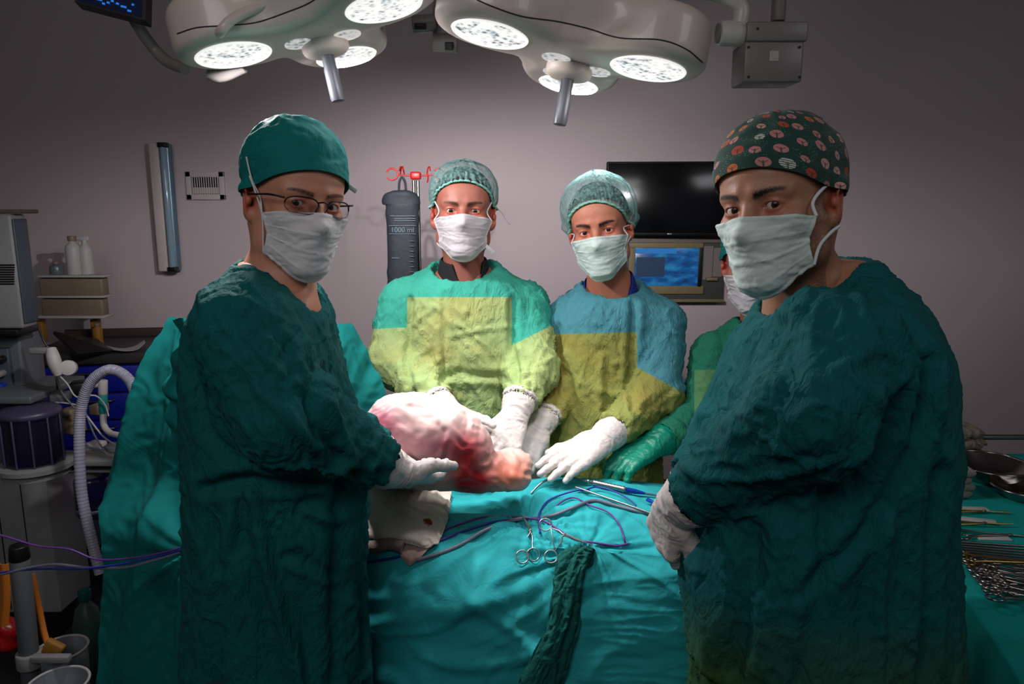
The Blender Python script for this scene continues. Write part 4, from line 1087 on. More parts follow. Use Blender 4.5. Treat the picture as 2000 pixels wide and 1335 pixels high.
    # added spot under the rearmost lens, aimed to brighten the back wall
    q = M @ Vector((l2[0], l2[1]+.01, -.0075)); light('lamp_spill_fill', 'SPOT', q, WALL_W, (1, .95, .965), .010, (q.x*1.2+(.7 if q.x > 0 else -.35), 3.9, 2.35), 116, .75)
    return root, M, (l1, l2, l3), hub, w
TGT = P(1010, 900, 1.72)
rl, ML, lensL, hubL, wL = surgical_lamp('surgical lamp at upper left tilted up to the right, monitor arm at its left end', P(457, 108, 1.62), P(750, 15, 1.55), P(677, 112, 1.80), None, TGT, [(346, 66), (385, 54), (440, 50), (500, 44), (560, 24), (600, 8), (625, -8)])
rr_, MR, lensR, hubR, wR = surgical_lamp('surgical lamp at upper right sloping down to the right, centre handle over the table', P(957, 68, 1.55), P(1265, 135, 1.58), P(1110, 166, 1.80), None, TGT, [(920, -6), (960, 12), (1020, 32), (1090, 42), (1150, 56), (1210, 74), (1290, 78), (1340, 96), (1372, 122)])
# ================================================================ OPERATING TABLE, DRAPES, FIELD
m_drape = cloth('teal_drape_cloth', srgb(40, 160, 168), bump=.3, scale=.55)
m_drape2 = cloth('dark_teal_wrap_cloth', srgb(10, 84, 80), bump=.5, scale=1.2)
m_screen = cloth('screen_drape_cloth', srgb(0, 108, 106), bump=.16, scale=.5)
m_steel = mat('brushed_steel', (.34, .34, .34, 1), .32, metal=1., var=.05)
m_dsteel = mat('dark_steel', (.25, .25, .25, 1), .35, metal=1.)
m_pad = mat('black_table_pad', srgb(24, 24, 28), .6)
tb = thing('operating_table', 'operating table under the teal drapes in the middle, its side hidden by cloth', 'operating table', (.2, 1.68, 0))
b = MB(); b.box((.35, 1.68, .80), (1.0, .36, .07), .02); b.build('table_pad', m_pad, tb)
b = MB(); b.box((.35, 1.68, .745), (.96, .34, .035), .01); b.build('table_frame', m_steel, tb)
b = MB(); b.cyl((.25, 1.69, .06), (.25, 1.69, .73), .11); b.build('column', m_steel, tb)
b = MB(); b.box((.25, 1.69, .03), (.9, .42, .06), .02); b.build('base', m_dsteel, tb)

def radiate(Pt, G, g, n, amp, R, seed, e1=(1, 0, 0)):
    """creases fanning out from a gathered point g"""
    v = Pt-np.array(tuple(g)); r = np.linalg.norm(v, axis=-1)
    ang = np.arctan2(v[..., 1]+v[..., 2]*.8, v[..., 0])
    q = np.stack([np.cos(ang)*n, np.sin(ang)*n, r*2+seed], -1).reshape(-1, 3)
    f = ridged(q, .25).reshape(r.shape)
    return amp*f*np.clip(r/.05, .0, 1)*np.exp(-(r/R)**1.5)
Xs = [-.50, -.38, -.25, -.12, 0, .12, .25, .40, .6, .85]
bu = [0, 0, .0, .0, .02, .035, .03, .01, .0, 0]
rows = []
for X, q in zip(Xs, bu):
    f_ = .09*min(1, max(0, (-.2-X)/.1))
    rows.append([(X, 1.93, .30), (X, 1.925, .60), (X, 1.905, .84), (X, 1.86, .885+q*.5), (X, 1.78, .905+q), (X, 1.66, .905+q), (X, 1.55+f_*.3, .895+q*.7), (X, 1.475+f_*.8, .86+q*.3), (X, 1.435+f_, .79), (X, 1.415+f_, .66), (X, 1.40+f_, .50), (X, 1.385+f_, .30), (X, 1.38+f_, .10)])
G = spline_grid(rows, 28, 20)
Pt = G.copy(); N = grid_normals(G)
if N[:, :, 2].mean() < 0: N = -N
g1 = P(1025, 1008, 1.575); g2 = P(1150, 1062, 1.475)
d = radiate(Pt, G, g1, 3.2, .016, .20, 1)+radiate(Pt, G, g2, 3.0, .014, .18, 4)
d -= .020*np.exp(-(np.linalg.norm(Pt-np.array(g1), axis=-1)/.035)**2)
fl = Pt.reshape(-1, 3); th = R_(-24)
u_ = fl[:, 0]*cos(th)-fl[:, 2]*sin(th)+fl[:, 1]*.3; w_ = fl[:, 0]*sin(th)+fl[:, 2]*cos(th)-fl[:, 1]*.6
d += .006*crease(np.stack([u_*3.5, w_*13, fl[:, 1]*4], 1)+15, .5).reshape(d.shape)
d += (.010*ridged(np.stack([u_*2.0, w_*8, fl[:, 1]*2], 1)+5, .5)+.0045*ridged(np.stack([u_*6, w_*17, fl[:, 1]*6], 1)+9, .5)).reshape(d.shape)
hang = sstep(1.47-Pt[..., 1], 0, .05)
# swags and long creases on the hanging front
zz = Pt[..., 2]; xx = Pt[..., 0]
for (x0, z0, sl, cv, am, wd) in ((-.30, .80, -.22, .9, .016, .022), (-.3, .70, -.30, .8, .014, .018), (-.28, .62, -.6, .4, .012, .02), (-.05, .78, -.75, .2, .012, .016), (.05, .70, -.2, .5, .010, .016)):
    line = z0+sl*(xx-x0)+cv*(xx-x0)**2
    d += am*hang*np.exp(-((zz-line)/wd)**2)*np.exp(-np.maximum(0, np.abs(xx-x0-.15)-.2)/.06)
G = Pt+N*d[..., None]
drape = solid_grid('surgical_drape', G, .003, m_drape)
tag(drape, 'large teal drape covering the patient and table, creased around a metal clamp and hanging down the front', 'drape')
drape['label'] = 'large creased teal drape over the operating table, clamped at the middle, hanging to the front'
BV = []
def add_bvh(G):
    nu, nv = G.shape[:2]; BV.append(BVHTree.FromPolygons([tuple(v) for v in G.reshape(-1, 3).tolist()], grid_faces(nu, nv).tolist()))
add_bvh(G)
def on(px, py, off=.004, which=None):
    """point on the cloth seen at px,py, lifted off it"""
    o_ = Vector((0, 0, CAMZ)); dd = (P(px, py, 1.0)-o_).normalized(); best = None
    for t_ in (BV if which is None else [BV[which]]):
        h_ = t_.ray_cast(o_, dd)
        if h_[0] is not None and (best is None or h_[3] < best[3]): best = h_
    if best is None: return P(px, py, 1.5)
    n_ = best[1]
    if n_.dot(dd) > 0: n_ = -n_
    return best[0]+n_*off
def onl(pts, off=.004, which=None): return [on(x, y, off, which) for x, y in pts]

# second drape hung over the front at the right
C2 = [[P(1148, 1062, 1.452), P(1200, 1080, 1.435), P(1275, 1082, 1.43), P(1345, 1098, 1.425), P(1440, 1110, 1.42), P(1560, 1120, 1.42)],
      [P(1135, 1110, 1.420), P(1200, 1120, 1.41), P(1270, 1125, 1.40), P(1345, 1130, 1.40), P(1440, 1140, 1.40), P(1570, 1150, 1.40)],
      [P(1118, 1180, 1.395), P(1195, 1190, 1.385), P(1270, 1195, 1.375), P(1350, 1200, 1.375), P(1450, 1200, 1.38), P(1580, 1200, 1.38)],
      [P(1098, 1270, 1.375), P(1190, 1275, 1.365), P(1275, 1280, 1.36), P(1360, 1280, 1.36), P(1460, 1280, 1.36), P(1600, 1280, 1.36)],
      [P(1086, 1345, 1.36), P(1185, 1350, 1.35), P(1280, 1350, 1.35), P(1370, 1350, 1.35), P(1470, 1350, 1.35), P(1610, 1350, 1.35)],
      [P(1075, 1500, 1.34), P(1180, 1510, 1.34), P(1285, 1510, 1.34), P(1380, 1510, 1.34), P(1480, 1510, 1.34), P(1620, 1510, 1.34)]]
G = spline_grid(C2, 34, 30); N = grid_normals(G)
if N[..., 1].mean() > 0: N = -N
fl = G.reshape(-1, 3)
d = radiate(G, G, g2, 3.0, .014, .22, 6)+(.007*ridged(np.stack([fl[:, 0]*5+fl[:, 2]*3, fl[:, 2]*12-fl[:, 0]*5, fl[:, 1]], 1)+2, .5)+.003*ridged(np.stack([fl[:, 0]*9, fl[:, 2]*34, fl[:, 1]], 1)+7, .4)).reshape(G.shape[:2])
for (x0, z0, sl, am, wd) in ((.10, .66, -.35, .004, .004), (.12, .60, -.25, .005, .005), (.13, .57, -.22, .005, .004)):
    d += am*np.exp(-((G[..., 2]-(z0+sl*(G[..., 0]-x0)))/wd)**2)
G = G+N*d[..., None]
s2 = solid_grid('surgical_drape', G, .003, m_drape); tag(s2, 'second teal drape hanging over the front edge at the right, beside the crumpled dark strip', 'drape'); add_bvh(G)
# crumpled dark strip of wrapped cloth
cl = [(1150, 1072, 1.44, 22), (1130, 1090, 1.425, 36), (1112, 1140, 1.395, 26), (1098, 1210, 1.375, 28), (1072, 1280, 1.36, 34), (1050, 1350, 1.35, 42), (1020, 1500, 1.34, 46)]
C3 = [[P(x+w*q, y+4*abs(q), D+.012*abs(q)**2) for q in (-1, -.5, 0, .5, 1)] for x, y, D, w in cl]
G = spline_grid(C3, 40, 14); N = grid_normals(G)
if N[..., 1].mean() > 0: N = -N
fl = G.reshape(-1, 3)
uu, vv = np.meshgrid(np.linspace(0, 1, G.shape[0]), np.linspace(0, 1, G.shape[1]), indexing='ij')
d = (.010*ridged(np.stack([vv.ravel()*3.2, uu.ravel()*2.2, uu.ravel()*0], 1)+3, .3)+.004*ridged(np.stack([vv.ravel()*8, uu.ravel()*16, uu.ravel()*0], 1)+5, .4)).reshape(G.shape[:2])
G = G+N*(d+.008)[..., None]
s3 = solid_grid('cloth_strip', G, .003, m_drape2); tag(s3, 'crumpled dark green cloth strip bunched down the front of the drape below the clamps', 'cloth')
# screen drape standing behind the left surgeon
sc = [(640, [352, 400, 450, 500, 560, 615, 660], 1.0), (622, [338, 395, 450, 500, 565, 630, 676], .96), (650, [318, 380, 440, 500, 570, 645, 706], .6), (700, [290, 360, 430, 500, 575, 660, 730], .3), (765, [263, 345, 425, 500, 580, 670, 750], .1),
      (850, [236, 330, 420, 500, 580, 670, 748], 0), (940, [209, 310, 410, 500, 580, 660, 735], 0), (1060, [197, 300, 400, 480, 550, 600, 640], 0), (1200, [196, 300, 400, 470, 520, 560, 600], 0), (1345, [196, 300, 400, 460, 510, 550, 580], 0), (1600, [196, 300, 400, 460, 510, 550, 580], 0)]
Dc = [1.86, 1.76, 1.70, 1.68, 1.70, 1.76, 1.86]
C4 = [[P(x, py if i else py+30, Dc[k]+.10*back+(0.06 if i == 0 else 0)-(.10 if i > 6 and k < 3 else 0)) for k, x in enumerate(xs)] for i, (py, xs, back) in enumerate(sc)]
G = spline_grid(C4, 26, 30); N = grid_normals(G)
if N[..., 1].mean() > 0: N = -N
fl = G.reshape(-1, 3); g3 = P(352, 1078, 1.60)
th = R_(18); u_ = fl[:, 0]*cos(th)+fl[:, 2]*sin(th)
d = (.022*ridged(np.stack([(fl[:, 0]-.25*fl[:, 2])*6, fl[:, 2]*1.0, fl[:, 1]], 1)+4, .3)+.007*ridged(np.stack([(fl[:, 0]-.25*fl[:, 2])*16, fl[:, 2]*3, fl[:, 1]], 1)+8, .4)+.003*ridged(fl*20, .4)).reshape(G.shape[:2])
r3 = np.linalg.norm(G-np.array(g3), axis=-1)
d = d*sstep(r3, 0, .2)+radiate(G, G, g3, 1.6, .03, .28, 3)-.03*np.exp(-(r3/.06)**2)
G = G+N*d[..., None]
s4 = solid_grid('screen_drape', G, .003, m_screen); tag(s4, 'tall teal drape on the anaesthetic screen behind the left surgeon, arching out at both sides', 'drape'); add_bvh(G)
# ruffled edge of that drape beside the surgeon's back
C5 = [[P(x0, y, 1.55), P((x0+x1)/2, y-4, 1.53), P(x1, y+3, 1.56)] for y, x0, x1 in ((624, 338, 372), (660, 346, 384), (700, 338, 378), (750, 322, 380), (800, 326, 385), (850, 330, 392), (905, 352, 396), (990, 356, 392), (1060, 350, 388))]
G = spline_grid(C5, 12, 12); N = grid_normals(G)
if N[..., 1].mean() > 0: N = -N
fl = G.reshape(-1, 3); d = (.012*np.sin(fl[:, 2]*85+fl[:, 0]*30)*np.exp(-((fl[:, 2]-1.22)/.12)**2)+.010*ridged(np.stack([fl[:, 0]*10, fl[:, 2]*12, fl[:, 1]], 1), .5)).reshape(G.shape[:2])
G = G+N*d[..., None]; solid_grid('drape_ruffle', G, .003, m_screen, s4)
# frame that carries the screen drape
b = MB(); b.tube([P(345, 648, 1.92), P(450, 645, 1.84), P(560, 645, 1.84), P(655, 655, 1.92)], .008); q0 = P(520, 650, 1.86); b.cyl((q0.x, q0.y, .85), q0, .008)
fr_ = b.build('screen_bar', m_steel); fr_.parent = s4

# ---------------------------------------------------------------- towel
towel_c = [[on(698, 940, .03, 0), on(745, 945, .035, 0), on(800, 950, .04, 0), on(850, 958, .035, 0), on(880, 972, .012, 0)],
           [on(698, 965, .02, 0), on(745, 975, .04, 0), on(800, 985, .045, 0), on(850, 992, .03, 0), on(878, 1002, .01, 0)],
           [on(698, 1005, .02, 0), on(745, 1012, .03, 0), on(800, 1022, .035, 0), on(850, 1028, .03, 0), on(874, 1030, .012, 0)],
           [on(698, 1040, .02, 0), on(745, 1048, .03, 0), on(800, 1058, .03, 0), on(840, 1066, .022, 0), on(864, 1050, .014, 0)],
           [on(698, 1052, .012, 0), on(745, 1060, .02, 0), on(795, 1070, .02, 0), on(835, 1078, .015, 0), on(858, 1068, .012, 0)]]
G = spline_grid(towel_c, 16, 16); N = grid_normals(G)
if N[..., 2].mean() < 0: N = -N
fl = G.reshape(-1, 3); G = G+N*(.007*ridged(fl*np.array([12, 12, 12])+2, .6)+.006*crease(fl*np.array([20, 20, 20])+7, .6)).reshape(G.shape[:2])[..., None]
m_towel = cloth('off_white_towel_cloth', srgb(196, 186, 178), bump=.35, scale=1.0, stain=(on(838, 1038, .03, 0), .013, srgb(120, 52, 20)))
tw = solid_grid('towel', G, .0025, m_towel); tag(tw, 'off-white cloth with a small brown stain lying on the drape next to the left surgeon', 'towel')
tc = [[on(775, 1062, .01, 0), on(808, 1068, .012, 0), on(842, 1074, .01, 0)], [on(785, 1085, .008, 0), on(806, 1090, .012, 0), on(826, 1088, .008, 0)], [on(798, 1102, .005, 0), on(802, 1104, .006, 0), on(806, 1102, .005, 0)]]
G = spline_grid(tc, 8, 8); solid_grid('towel_corner', G, .002, cloth('greyish_towel_cloth', srgb(168, 140, 134), bump=.3), tw)
b = MB(); b.tube(onl([(700, 1062), (730, 1070), (765, 1068), (790, 1076)], .018, 0), .014, 14); rl_ = b.build('towel_roll', cloth('grey_roll_cloth', srgb(120, 104, 100), bump=.3), tw)

# ---------------------------------------------------------------- the tissue mass held over the drape
t = NT('moist_pink_tissue'); co = t.n('ShaderNodeTexCoord').outputs['Object']
n1 = t.n('ShaderNodeTexNoise', i_Scale=9.0, i_Detail=3.0, i_Distortion=.4); t.link(co, n1.inputs['Vector'])
a1 = t.n('ShaderNodeAttribute', attribute_name='pink').outputs['Fac']; a2 = t.n('ShaderNodeAttribute', attribute_name='red').outputs['Fac']; a3 = t.n('ShaderNodeAttribute', attribute_name='orange').outputs['Fac']
nn = t.math('MULTIPLY', t.math('SUBTRACT', n1.outputs[0], .5), .5)
def cl_(x): return t.n('ShaderNodeClamp', i_Value=x).outputs[0]
c_ = t.mix(cl_(t.math('ADD', a1, nn)), srgb(226, 202, 198), srgb(168, 92, 112))
c_ = t.mix(cl_(t.math('ADD', a3, nn)), c_, srgb(226, 136, 112)); c_ = t.mix(cl_(t.math('ADD', a2, nn)), c_, srgb(176, 26, 40))
t.link(c_, t.b.inputs['Base Color']); t.b.inputs['Roughness'].default_value = .42; t.b.inputs['Subsurface Weight'].default_value = .25; t.b.inputs['Subsurface Radius'].default_value = (.02, .006, .004)
s = SDF(P(690, 1010, 1.75)-Vector((.05, .45, .02)), P(1090, 720, 1.75)+Vector((.05, .12, .06)), .0045)
mc = P(818, 832, 1.60)
s.ell(mc, (.112, .08, .072), 0, rot=(0, R_(14), 0)); s.ell(P(895, 860, 1.60), (.085, .065, .055), .05, rot=(0, R_(34), 0)); s.ell(P(768, 848, 1.58), (.058, .06, .048), .04)
s.ell(P(925, 915, 1.60), (.075, .055, .038), .04, rot=(0, R_(20), 0)); s.ell(P(985, 928, 1.62), (.062, .05, .032), .04, rot=(0, R_(8), 0)); s.ell(P(860, 925, 1.60), (.085, .06, .032), .04); s.ell(P(1000, 905, 1.64), (.045, .04, .034), .03)
V, Q = s.mesh(); N = vnormals(V, Q); V = V+N*(.009*perlin(V*14)+.004*ridged(V*30)+.0015*perlin(V*70))[:, None]
X_, Y_ = ppx(V)
g_ = lambda x, y, r, s_=1.: np.exp(-(((X_-x)/r)**2+((Y_-y)/(r*s_))**2))
massroot = tag(new_mesh('tissue_mass', V, Q, t.m, attrs={'pink': np.clip(g_(745, 825, 42)+.9*g_(850, 872, 110, .30), 0, 1), 'red': np.clip(g_(912, 892, 42, 1.2)+1.1*g_(925, 945, 40, .6), 0, 1), 'orange': np.clip(g_(1000, 925, 60, .7), 0, 1)}),
    'large pale pink and red tissue mass in gloved hands above the drape', 'tissue')

# ---------------------------------------------------------------- instruments on the drape
m_bluec = mat('blue_cable', srgb(32, 40, 150), .45)
m_purple = mat('purple_cable', srgb(92, 44, 132), .45)
m_greyt = mat('clear_grey_tube', srgb(104, 108, 126), .3)
m_blue = mat('blue_plastic', srgb(10, 50, 160), .35)
def cable(name, label, pts, r, m, off=.005, group=None, cat='cable'):
    b = MB(); b.tube(onl(pts, off), r, 8); return tag(b.build(name, m), label, cat, group)
cable('cable', 'blue cable running from under the towel to the clamp, lowest of the bundle', [(716, 1098), (780, 1086), (850, 1062), (905, 1040), (960, 1024), (1020, 1014)], .0028, m_bluec)
cable('cable', 'purple cable in the bundle between towel and clamp, uppermost', [(840, 1050), (890, 1030), (940, 1014), (985, 1008), (1024, 1011)], .0024, m_purple)
cable('cable', 'purple cable from the upright clamp to the lying clamp', [(1026, 1013), (1060, 1022), (1100, 1040), (1130, 1052), (1160, 1062), (1200, 1062), (1225, 1060)], .0024, m_purple, .008)
cable('tubing', 'grey translucent tube curving along under the blue cables left of the clamp', [(800, 1098), (860, 1082), (905, 1062), (950, 1036), (1000, 1018), (1030, 1013)], .0045, m_greyt, .004, cat='tube')
cable('tubing', 'grey pink tube from the clamp up to the right towards the metal rod', [(1036, 1014), (1080, 1006), (1120, 992), (1160, 982), (1210, 994), (1260, 1006), (1310, 1012)], .0042, m_greyt, .006, cat='tube')
cable('cable', 'dark blue cable looping up from the clamp to the cautery handle', [(1058, 1042), (1056, 1010), (1070, 985), (1095, 972), (1128, 962), (1150, 962)], .0022, m_bluec, .007)
cable('cable', 'blue cable arching between the metal rod and the cautery handle', [(1140, 962), (1165, 958), (1200, 968), (1225, 982), (1240, 996)], .0020, m_bluec, .012)
cable('cable', 'dark violet cable in a wide loop below the metal rod', [(1072, 1000), (1095, 980), (1120, 976), (1150, 990), (1185, 1004), (1205, 1025), (1216, 1050), (1222, 1072)], .0020, m_purple, .008)
# cautery pen with curved tip
ct = thing('cautery_instrument', 'curved metal surgical instrument with ribbed steel handle and blue end on the drape', 'surgical instrument', tuple(on(1180, 955, 0)))
b = MB(); b.tube([on(1038, 966, .004), on(1058, 952, .012), on(1080, 944, .016), on(1110, 942, .016), on(1146, 950, .014)], .0028, 10); b.build('curved_shaft', m_steel, ct)
pa, pb = on(1144, 949, .014), on(1222, 964, .012); dirp = (pb-pa); Lh = dirp.length
b = MB(); prof = [(.003, 0), (.0055, .004), (.0055, .01), (.004, .012), (.006, .02)]
for k in range(9): prof += [(.0075, .022+k*(Lh-.03)/9), (.0062, .022+(k+.5)*(Lh-.03)/9)]
prof += [(.0078, Lh-.006), (.004, Lh)]
b.lathe(prof, pa, dirp, 20); b.build('ribbed_handle', m_steel, ct)
pc = on(1258, 970, .010); b = MB(); dd_ = pc-pb; b.lathe([(.0062, 0), (.0066, .008), (.0058, .010), (.0066, .014), (.0056, .017), (.0062, .021), (.005, .03), (.003, dd_.length)], pb, dd_, 16); b.build('blue_end_sleeve', m_blue, ct)
b = MB(); b.tube([pc, on(1285, 974, .008), on(1320, 992, .01)], .0028); b.build('cord', m_greyt, ct)
sr = thing('suction_rod', 'thin straight metal rod with blue tip lying diagonally on the drape by the right glove', 'surgical instrument', tuple(on(1200, 990, 0)))
b = MB(); b.cyl(on(1126, 960, .012), on(1288, 1020, .016), .0026, n=12); b.build('shaft', m_steel, sr)
b = MB(); b.cyl(on(1262, 984, .012), on(1290, 1000, .014), .0048, .003, n=12); b.build('blue_connector', m_blue, sr)

def forceps(name, label, tip, joint, r1, r2, m=m_steel, R=.0125, th=.0017, nrm=(0, -.6, .8), curve=0., group=None, parent_loc=None, cat='clamp'):
    """ring-handled clamp: tip -> joint -> two ring handles at r1,r2"""
    tip, joint, r1, r2 = map(Vector, (tip, joint, r1, r2)); nrm = Vector(nrm).normalized()
    root = thing(name, label, cat, tuple(joint), group)
    for q, r_, other in ((1, r1, r2), (-1, r2, r1)):
        b = MB(); sd = (r_-other).normalized()
        jaw = tip+sd*.0012; mid = joint+nrm*.0012*q
        e = r_-(r_-joint).normalized()*R
        b.tube([jaw, tip.lerp(joint, .6)-sd*.0015, mid-sd*.001, joint.lerp(e, .35)+sd*.003, joint.lerp(e, .75)+sd*.001, e], lambda t: th*(.55+.5*sin(pi*min(1, t*1.2))), 8)
        b.ring(r_, R, th*.95, nrm, 26)
        b.build('arm', m, root)
    b = MB(); b.cyl(joint-nrm*.003, joint+nrm*.004, .0035, n=14); 
    b.build('pivot', m, root); b = MB(); c1_ = joint.lerp(r1, .72); c2_ = joint.lerp(r2, .72); b.box((c1_+c2_)/2, ((c1_-c2_).length*.9, .002, .003), .0005, rot=(c1_-c2_).to_track_quat('X', 'Z').to_matrix()); b.build('ratchet', m, root)
    return root
forceps('towel_clamp', 'ring-handled clamp hanging down from the gathered middle of the drape', on(1024, 1008, .008), on(1030, 1042, .010), on(1021, 1092, .012), on(1048, 1078, .014), R=.0135, nrm=(.1, -.8, .6))
forceps('towel_clamp', 'ring-handled clamp lying sideways, its two round grips left of the dark strip', on(1150, 1060, .022), on(1106, 1054, .026), on(1062, 1040, .022), on(1064, 1080, .026), R=.0135, nrm=(0, -.75, .65))
# white ring of an instrument below the right surgeon's glove
b = MB(); b.ring(on(1325, 1078, .02), .011, .004, (-.3, -.8, .4), 26); tag(b.build('white_ring_handle', mat('white_plastic', srgb(190, 186, 182), .4)), 'white plastic ring handle under the right surgeon glove', 'handle')
# ================================================================ EQUIPMENT, LEFT SIDE
def pbox(b, x0, y0, x1, y1, D, depth, bev=.004, rot=None):
    """box whose front face at distance D spans the given photo rectangle"""
    ym = (y0+y1)/2; xm = (x0+x1)/2
    X0, X1 = P(x0, ym, D).x, P(x1, ym, D).x; Z1, Z0 = P(xm, y0, D).z, P(xm, y1, D).z
    return b.box(((X0+X1)/2, D+depth/2, (Z0+Z1)/2), (X1-X0, depth, Z1-Z0), bev, rot)
def one(name, mat_, parent, fn):
    b = MB(); fn(b); return b.build(name, mat_, parent)
def Pz(px, py, z):
    o_ = Vector((0, 0, CAMZ)); d_ = P(px, py, 1.)-o_; return o_+d_*((z-CAMZ)/d_.z)
m_grey = mat('light_grey_casing', srgb(128, 128, 128), .5)
m_grey2 = mat('mid_grey_casing', srgb(84, 88, 92), .5)
m_bluegrey = mat('blue_grey_trim', srgb(60, 72, 84), .5)
m_black = mat('black_plastic', srgb(14, 14, 16), .4)
m_cab = mat('white_cabinet_panel', srgb(138, 138, 138), .5)
m_cobalt = mat('cobalt_blue_drawer', srgb(10, 28, 150), .4)
m_clear = NT('clear_plastic'); m_clear.b.inputs['Base Color'].default_value = srgb(190, 196, 204); m_clear.b.inputs['Alpha'].default_value = .28; m_clear.b.inputs['Roughness'].default_value = .12; m_clear = m_clear.m
m_violet = NT('violet_smoked_plastic'); m_violet.b.inputs['Base Color'].default_value = srgb(24, 20, 48); m_violet.b.inputs['Alpha'].default_value = .6; m_violet.b.inputs['Roughness'].default_value = .15; m_violet = m_violet.m
m_granule = mat('dark_granules', srgb(12, 10, 20), .8, bump=1, bscale=300)
m_hose = mat('corrugated_hose_plastic', srgb(150, 148, 168), .35)
m_beige = mat('beige_plastic', srgb(122, 108, 90), .5, var=.25, scale=9)
m_wood = mat('yellow_wood', srgb(140, 96, 24), .6, var=.2, scale=20)
m_white = mat('white_plastic_matte', srgb(176, 172, 172), .5)
AM = thing('anaesthesia_machine', 'grey anaesthesia machine at the left edge with vented head unit and white cabinet base', 'medical machine', (-1.6, 2.5, 0))
one('head_unit', m_grey, AM, lambda b: pbox(b, -140, 418, 32, 642, 2.30, .075, .008))
one('head_side_trim', m_bluegrey, AM, lambda b: pbox(b, -138, 420, 31, 641, 2.375, .02, .003))
one('head_edge', m_grey, AM, lambda b: pbox(b, -130, 450, 38, 634, 2.395, .02, .003))
one('head_top_ledge', mat('brown_grey_ledge', srgb(84, 74, 66), .6), AM, lambda b: pbox(b, -140, 409, 36, 417, 2.31, .1, .003))
_x = P(32, 530, 2.3).x; one('side_trim', m_bluegrey, AM, lambda b: b.box((_x+.003, 2.338, (P(32, 422, 2.3).z+P(32, 638, 2.3).z)/2), (.007, .066, .325), .003))
v = MB()
for k in range(9): pbox(v, -4, 516+k*4.6, 27, 518.5+k*4.6, 2.297, .006, 0)
v.build('vent_slots', m_black, AM)
one('head_base', m_black, AM, lambda b: pbox(b, -140, 642, 34, 656, 2.31, .11, .004))
one('column', m_grey2, AM, lambda b: pbox(b, -140, 656, 52, 905, 2.38, .12, .010))
one('control_panel', m_bluegrey, AM, lambda b: pbox(b, -60, 680, 21, 790, 2.365, .02, .004))
for y, m_ in ((700, m_black), (728, m_grey), (752, m_blue)):
    q = P(7, y, 2.365); one('control_knob', m_, AM, lambda b: b.cyl(q, q-Vector((0, .025, 0)), .012, .010, 18))
one('worktop_shelf', m_grey2, AM, lambda b: pbox(b, -140, 775, 60, 790, 2.22, .3, .006))
cabn = one('cabinet_base', m_cab, AM, lambda b: pbox(b, -160, 925, 103, 1196, 2.50, .20, .006))
one('cabinet_seam', m_black, cabn, lambda b: pbox(b, 52, 928, 53.2, 1190, 2.497, .004, 0))
one('cabinet_seam', m_black, cabn, lambda b: pbox(b, 4, 928, 5.5, 1190, 2.497, .004, 0))
zp = P(0, 1196, 2.5).z
one('plinth', m_black, AM, lambda b: b.box(((P(-160, 1192, 2.5).x+P(98, 1192, 2.5).x)/2, 2.61, zp/2), (.42, .17, zp), .01))
# absorber canister on its round tray
cp = P(70, 900, 2.22)
tr_ = one('tray', m_grey, AM, lambda b: (b.lathe([(.10, -.022), (.108, -.018), (.108, -.004), (.100, .0), (.02, .0)], cp, n=40), b.lathe([(.095, -.04), (.095, -.022)], cp, n=40), pbox(b, 80, 898, 235, 912, 2.24, .10, .006)))
ab = thing('absorber_canister', 'dark violet clear canister full of granules standing on the round tray of the grey machine', 'canister', tuple(cp))
H_ = .172
one('canister_wall', m_violet, ab, lambda b: b.lathe([(.083, .002), (.083, H_-.02), (.08, H_-.012)], cp, n=40, caps=False))
one('granules', m_granule, ab, lambda b: b.cyl(cp+Vector((0, 0, .006)), cp+Vector((0, 0, H_-.03)), .076, n=36))
one('canister_lid', mat('violet_grey_lid', srgb(62, 58, 84), .4), ab, lambda b: b.lathe([(.0837, H_-.022), (.086, H_-.02), (.086, H_-.008), (.078, H_), (.03, H_+.006), (.001, H_+.007)], cp, n=40))
for k in range(7):
    a_ = pi*.95+k*pi*.18; q = cp+Vector((cos(a_)*.0855, sin(a_)*.0855, 0)); one('canister_rib', mat('violet_rib', srgb(70, 64, 96), .4) if k == 0 else bpy.data.materials['violet_rib'], ab, lambda b: b.cyl(q+Vector((0, 0, .002)), q+Vector((0, 0, H_-.02)), .003, n=8))
c2 = P(187, 1004, 2.30); ab2 = thing('bellows_jar', 'dark violet round jar under the tray behind the white hose', 'canister', tuple(c2))
one('jar_wall', m_violet, ab2, lambda b: b.lathe([(.05, 0), (.055, .01), (.055, .12), (.05, .13), (.0, .132)], c2, n=32))
one('jar_band', m_bluegrey, ab2, lambda b: (b.lathe([(.056, .02), (.058, .022), (.058, .03), (.056, .032)], c2, n=32, caps=False)))
one('jar_neck', m_grey, ab2, lambda b: b.cyl(c2+Vector((0, 0, .13)), c2+Vector((0, 0, .19)), .03))
# breathing hose: corrugated
hp = [P(x, y, D) for x, y, D in ((196, 1120, 2.02), (178, 1050, 2.04), (160, 965, 2.06), (155, 870, 2.08), (158, 800, 2.1), (176, 748, 2.1), (212, 722, 2.1), (246, 735, 2.1), (266, 772, 2.1), (285, 860, 2.12))]
b = MB(); b.tube(hp, lambda t_: .0150+.0008*sin(t_*2*pi*120), 16, samples=44); tag(b.build('breathing_hose', m_hose), 'wide corrugated grey hose arching in front of the blue drawers beside the teal screen drape', 'hose')
ye = thing('breathing_filter', 'small white and teal connector hanging inside the arch of the grey hose', 'connector', tuple(P(200, 805, 2.3)))
one('white_adapter', m_white, ye, lambda b: (b.cyl(P(201, 770, 2.3), P(201, 742, 2.3), .014), b.cyl(P(180, 752, 2.3), P(201, 750, 2.3), .010)))
one('teal_filter', mat('teal_filter_plastic', srgb(20, 130, 124), .4), ye, lambda b: b.cyl(P(201, 806, 2.3), P(201, 770, 2.3), .012, .014))
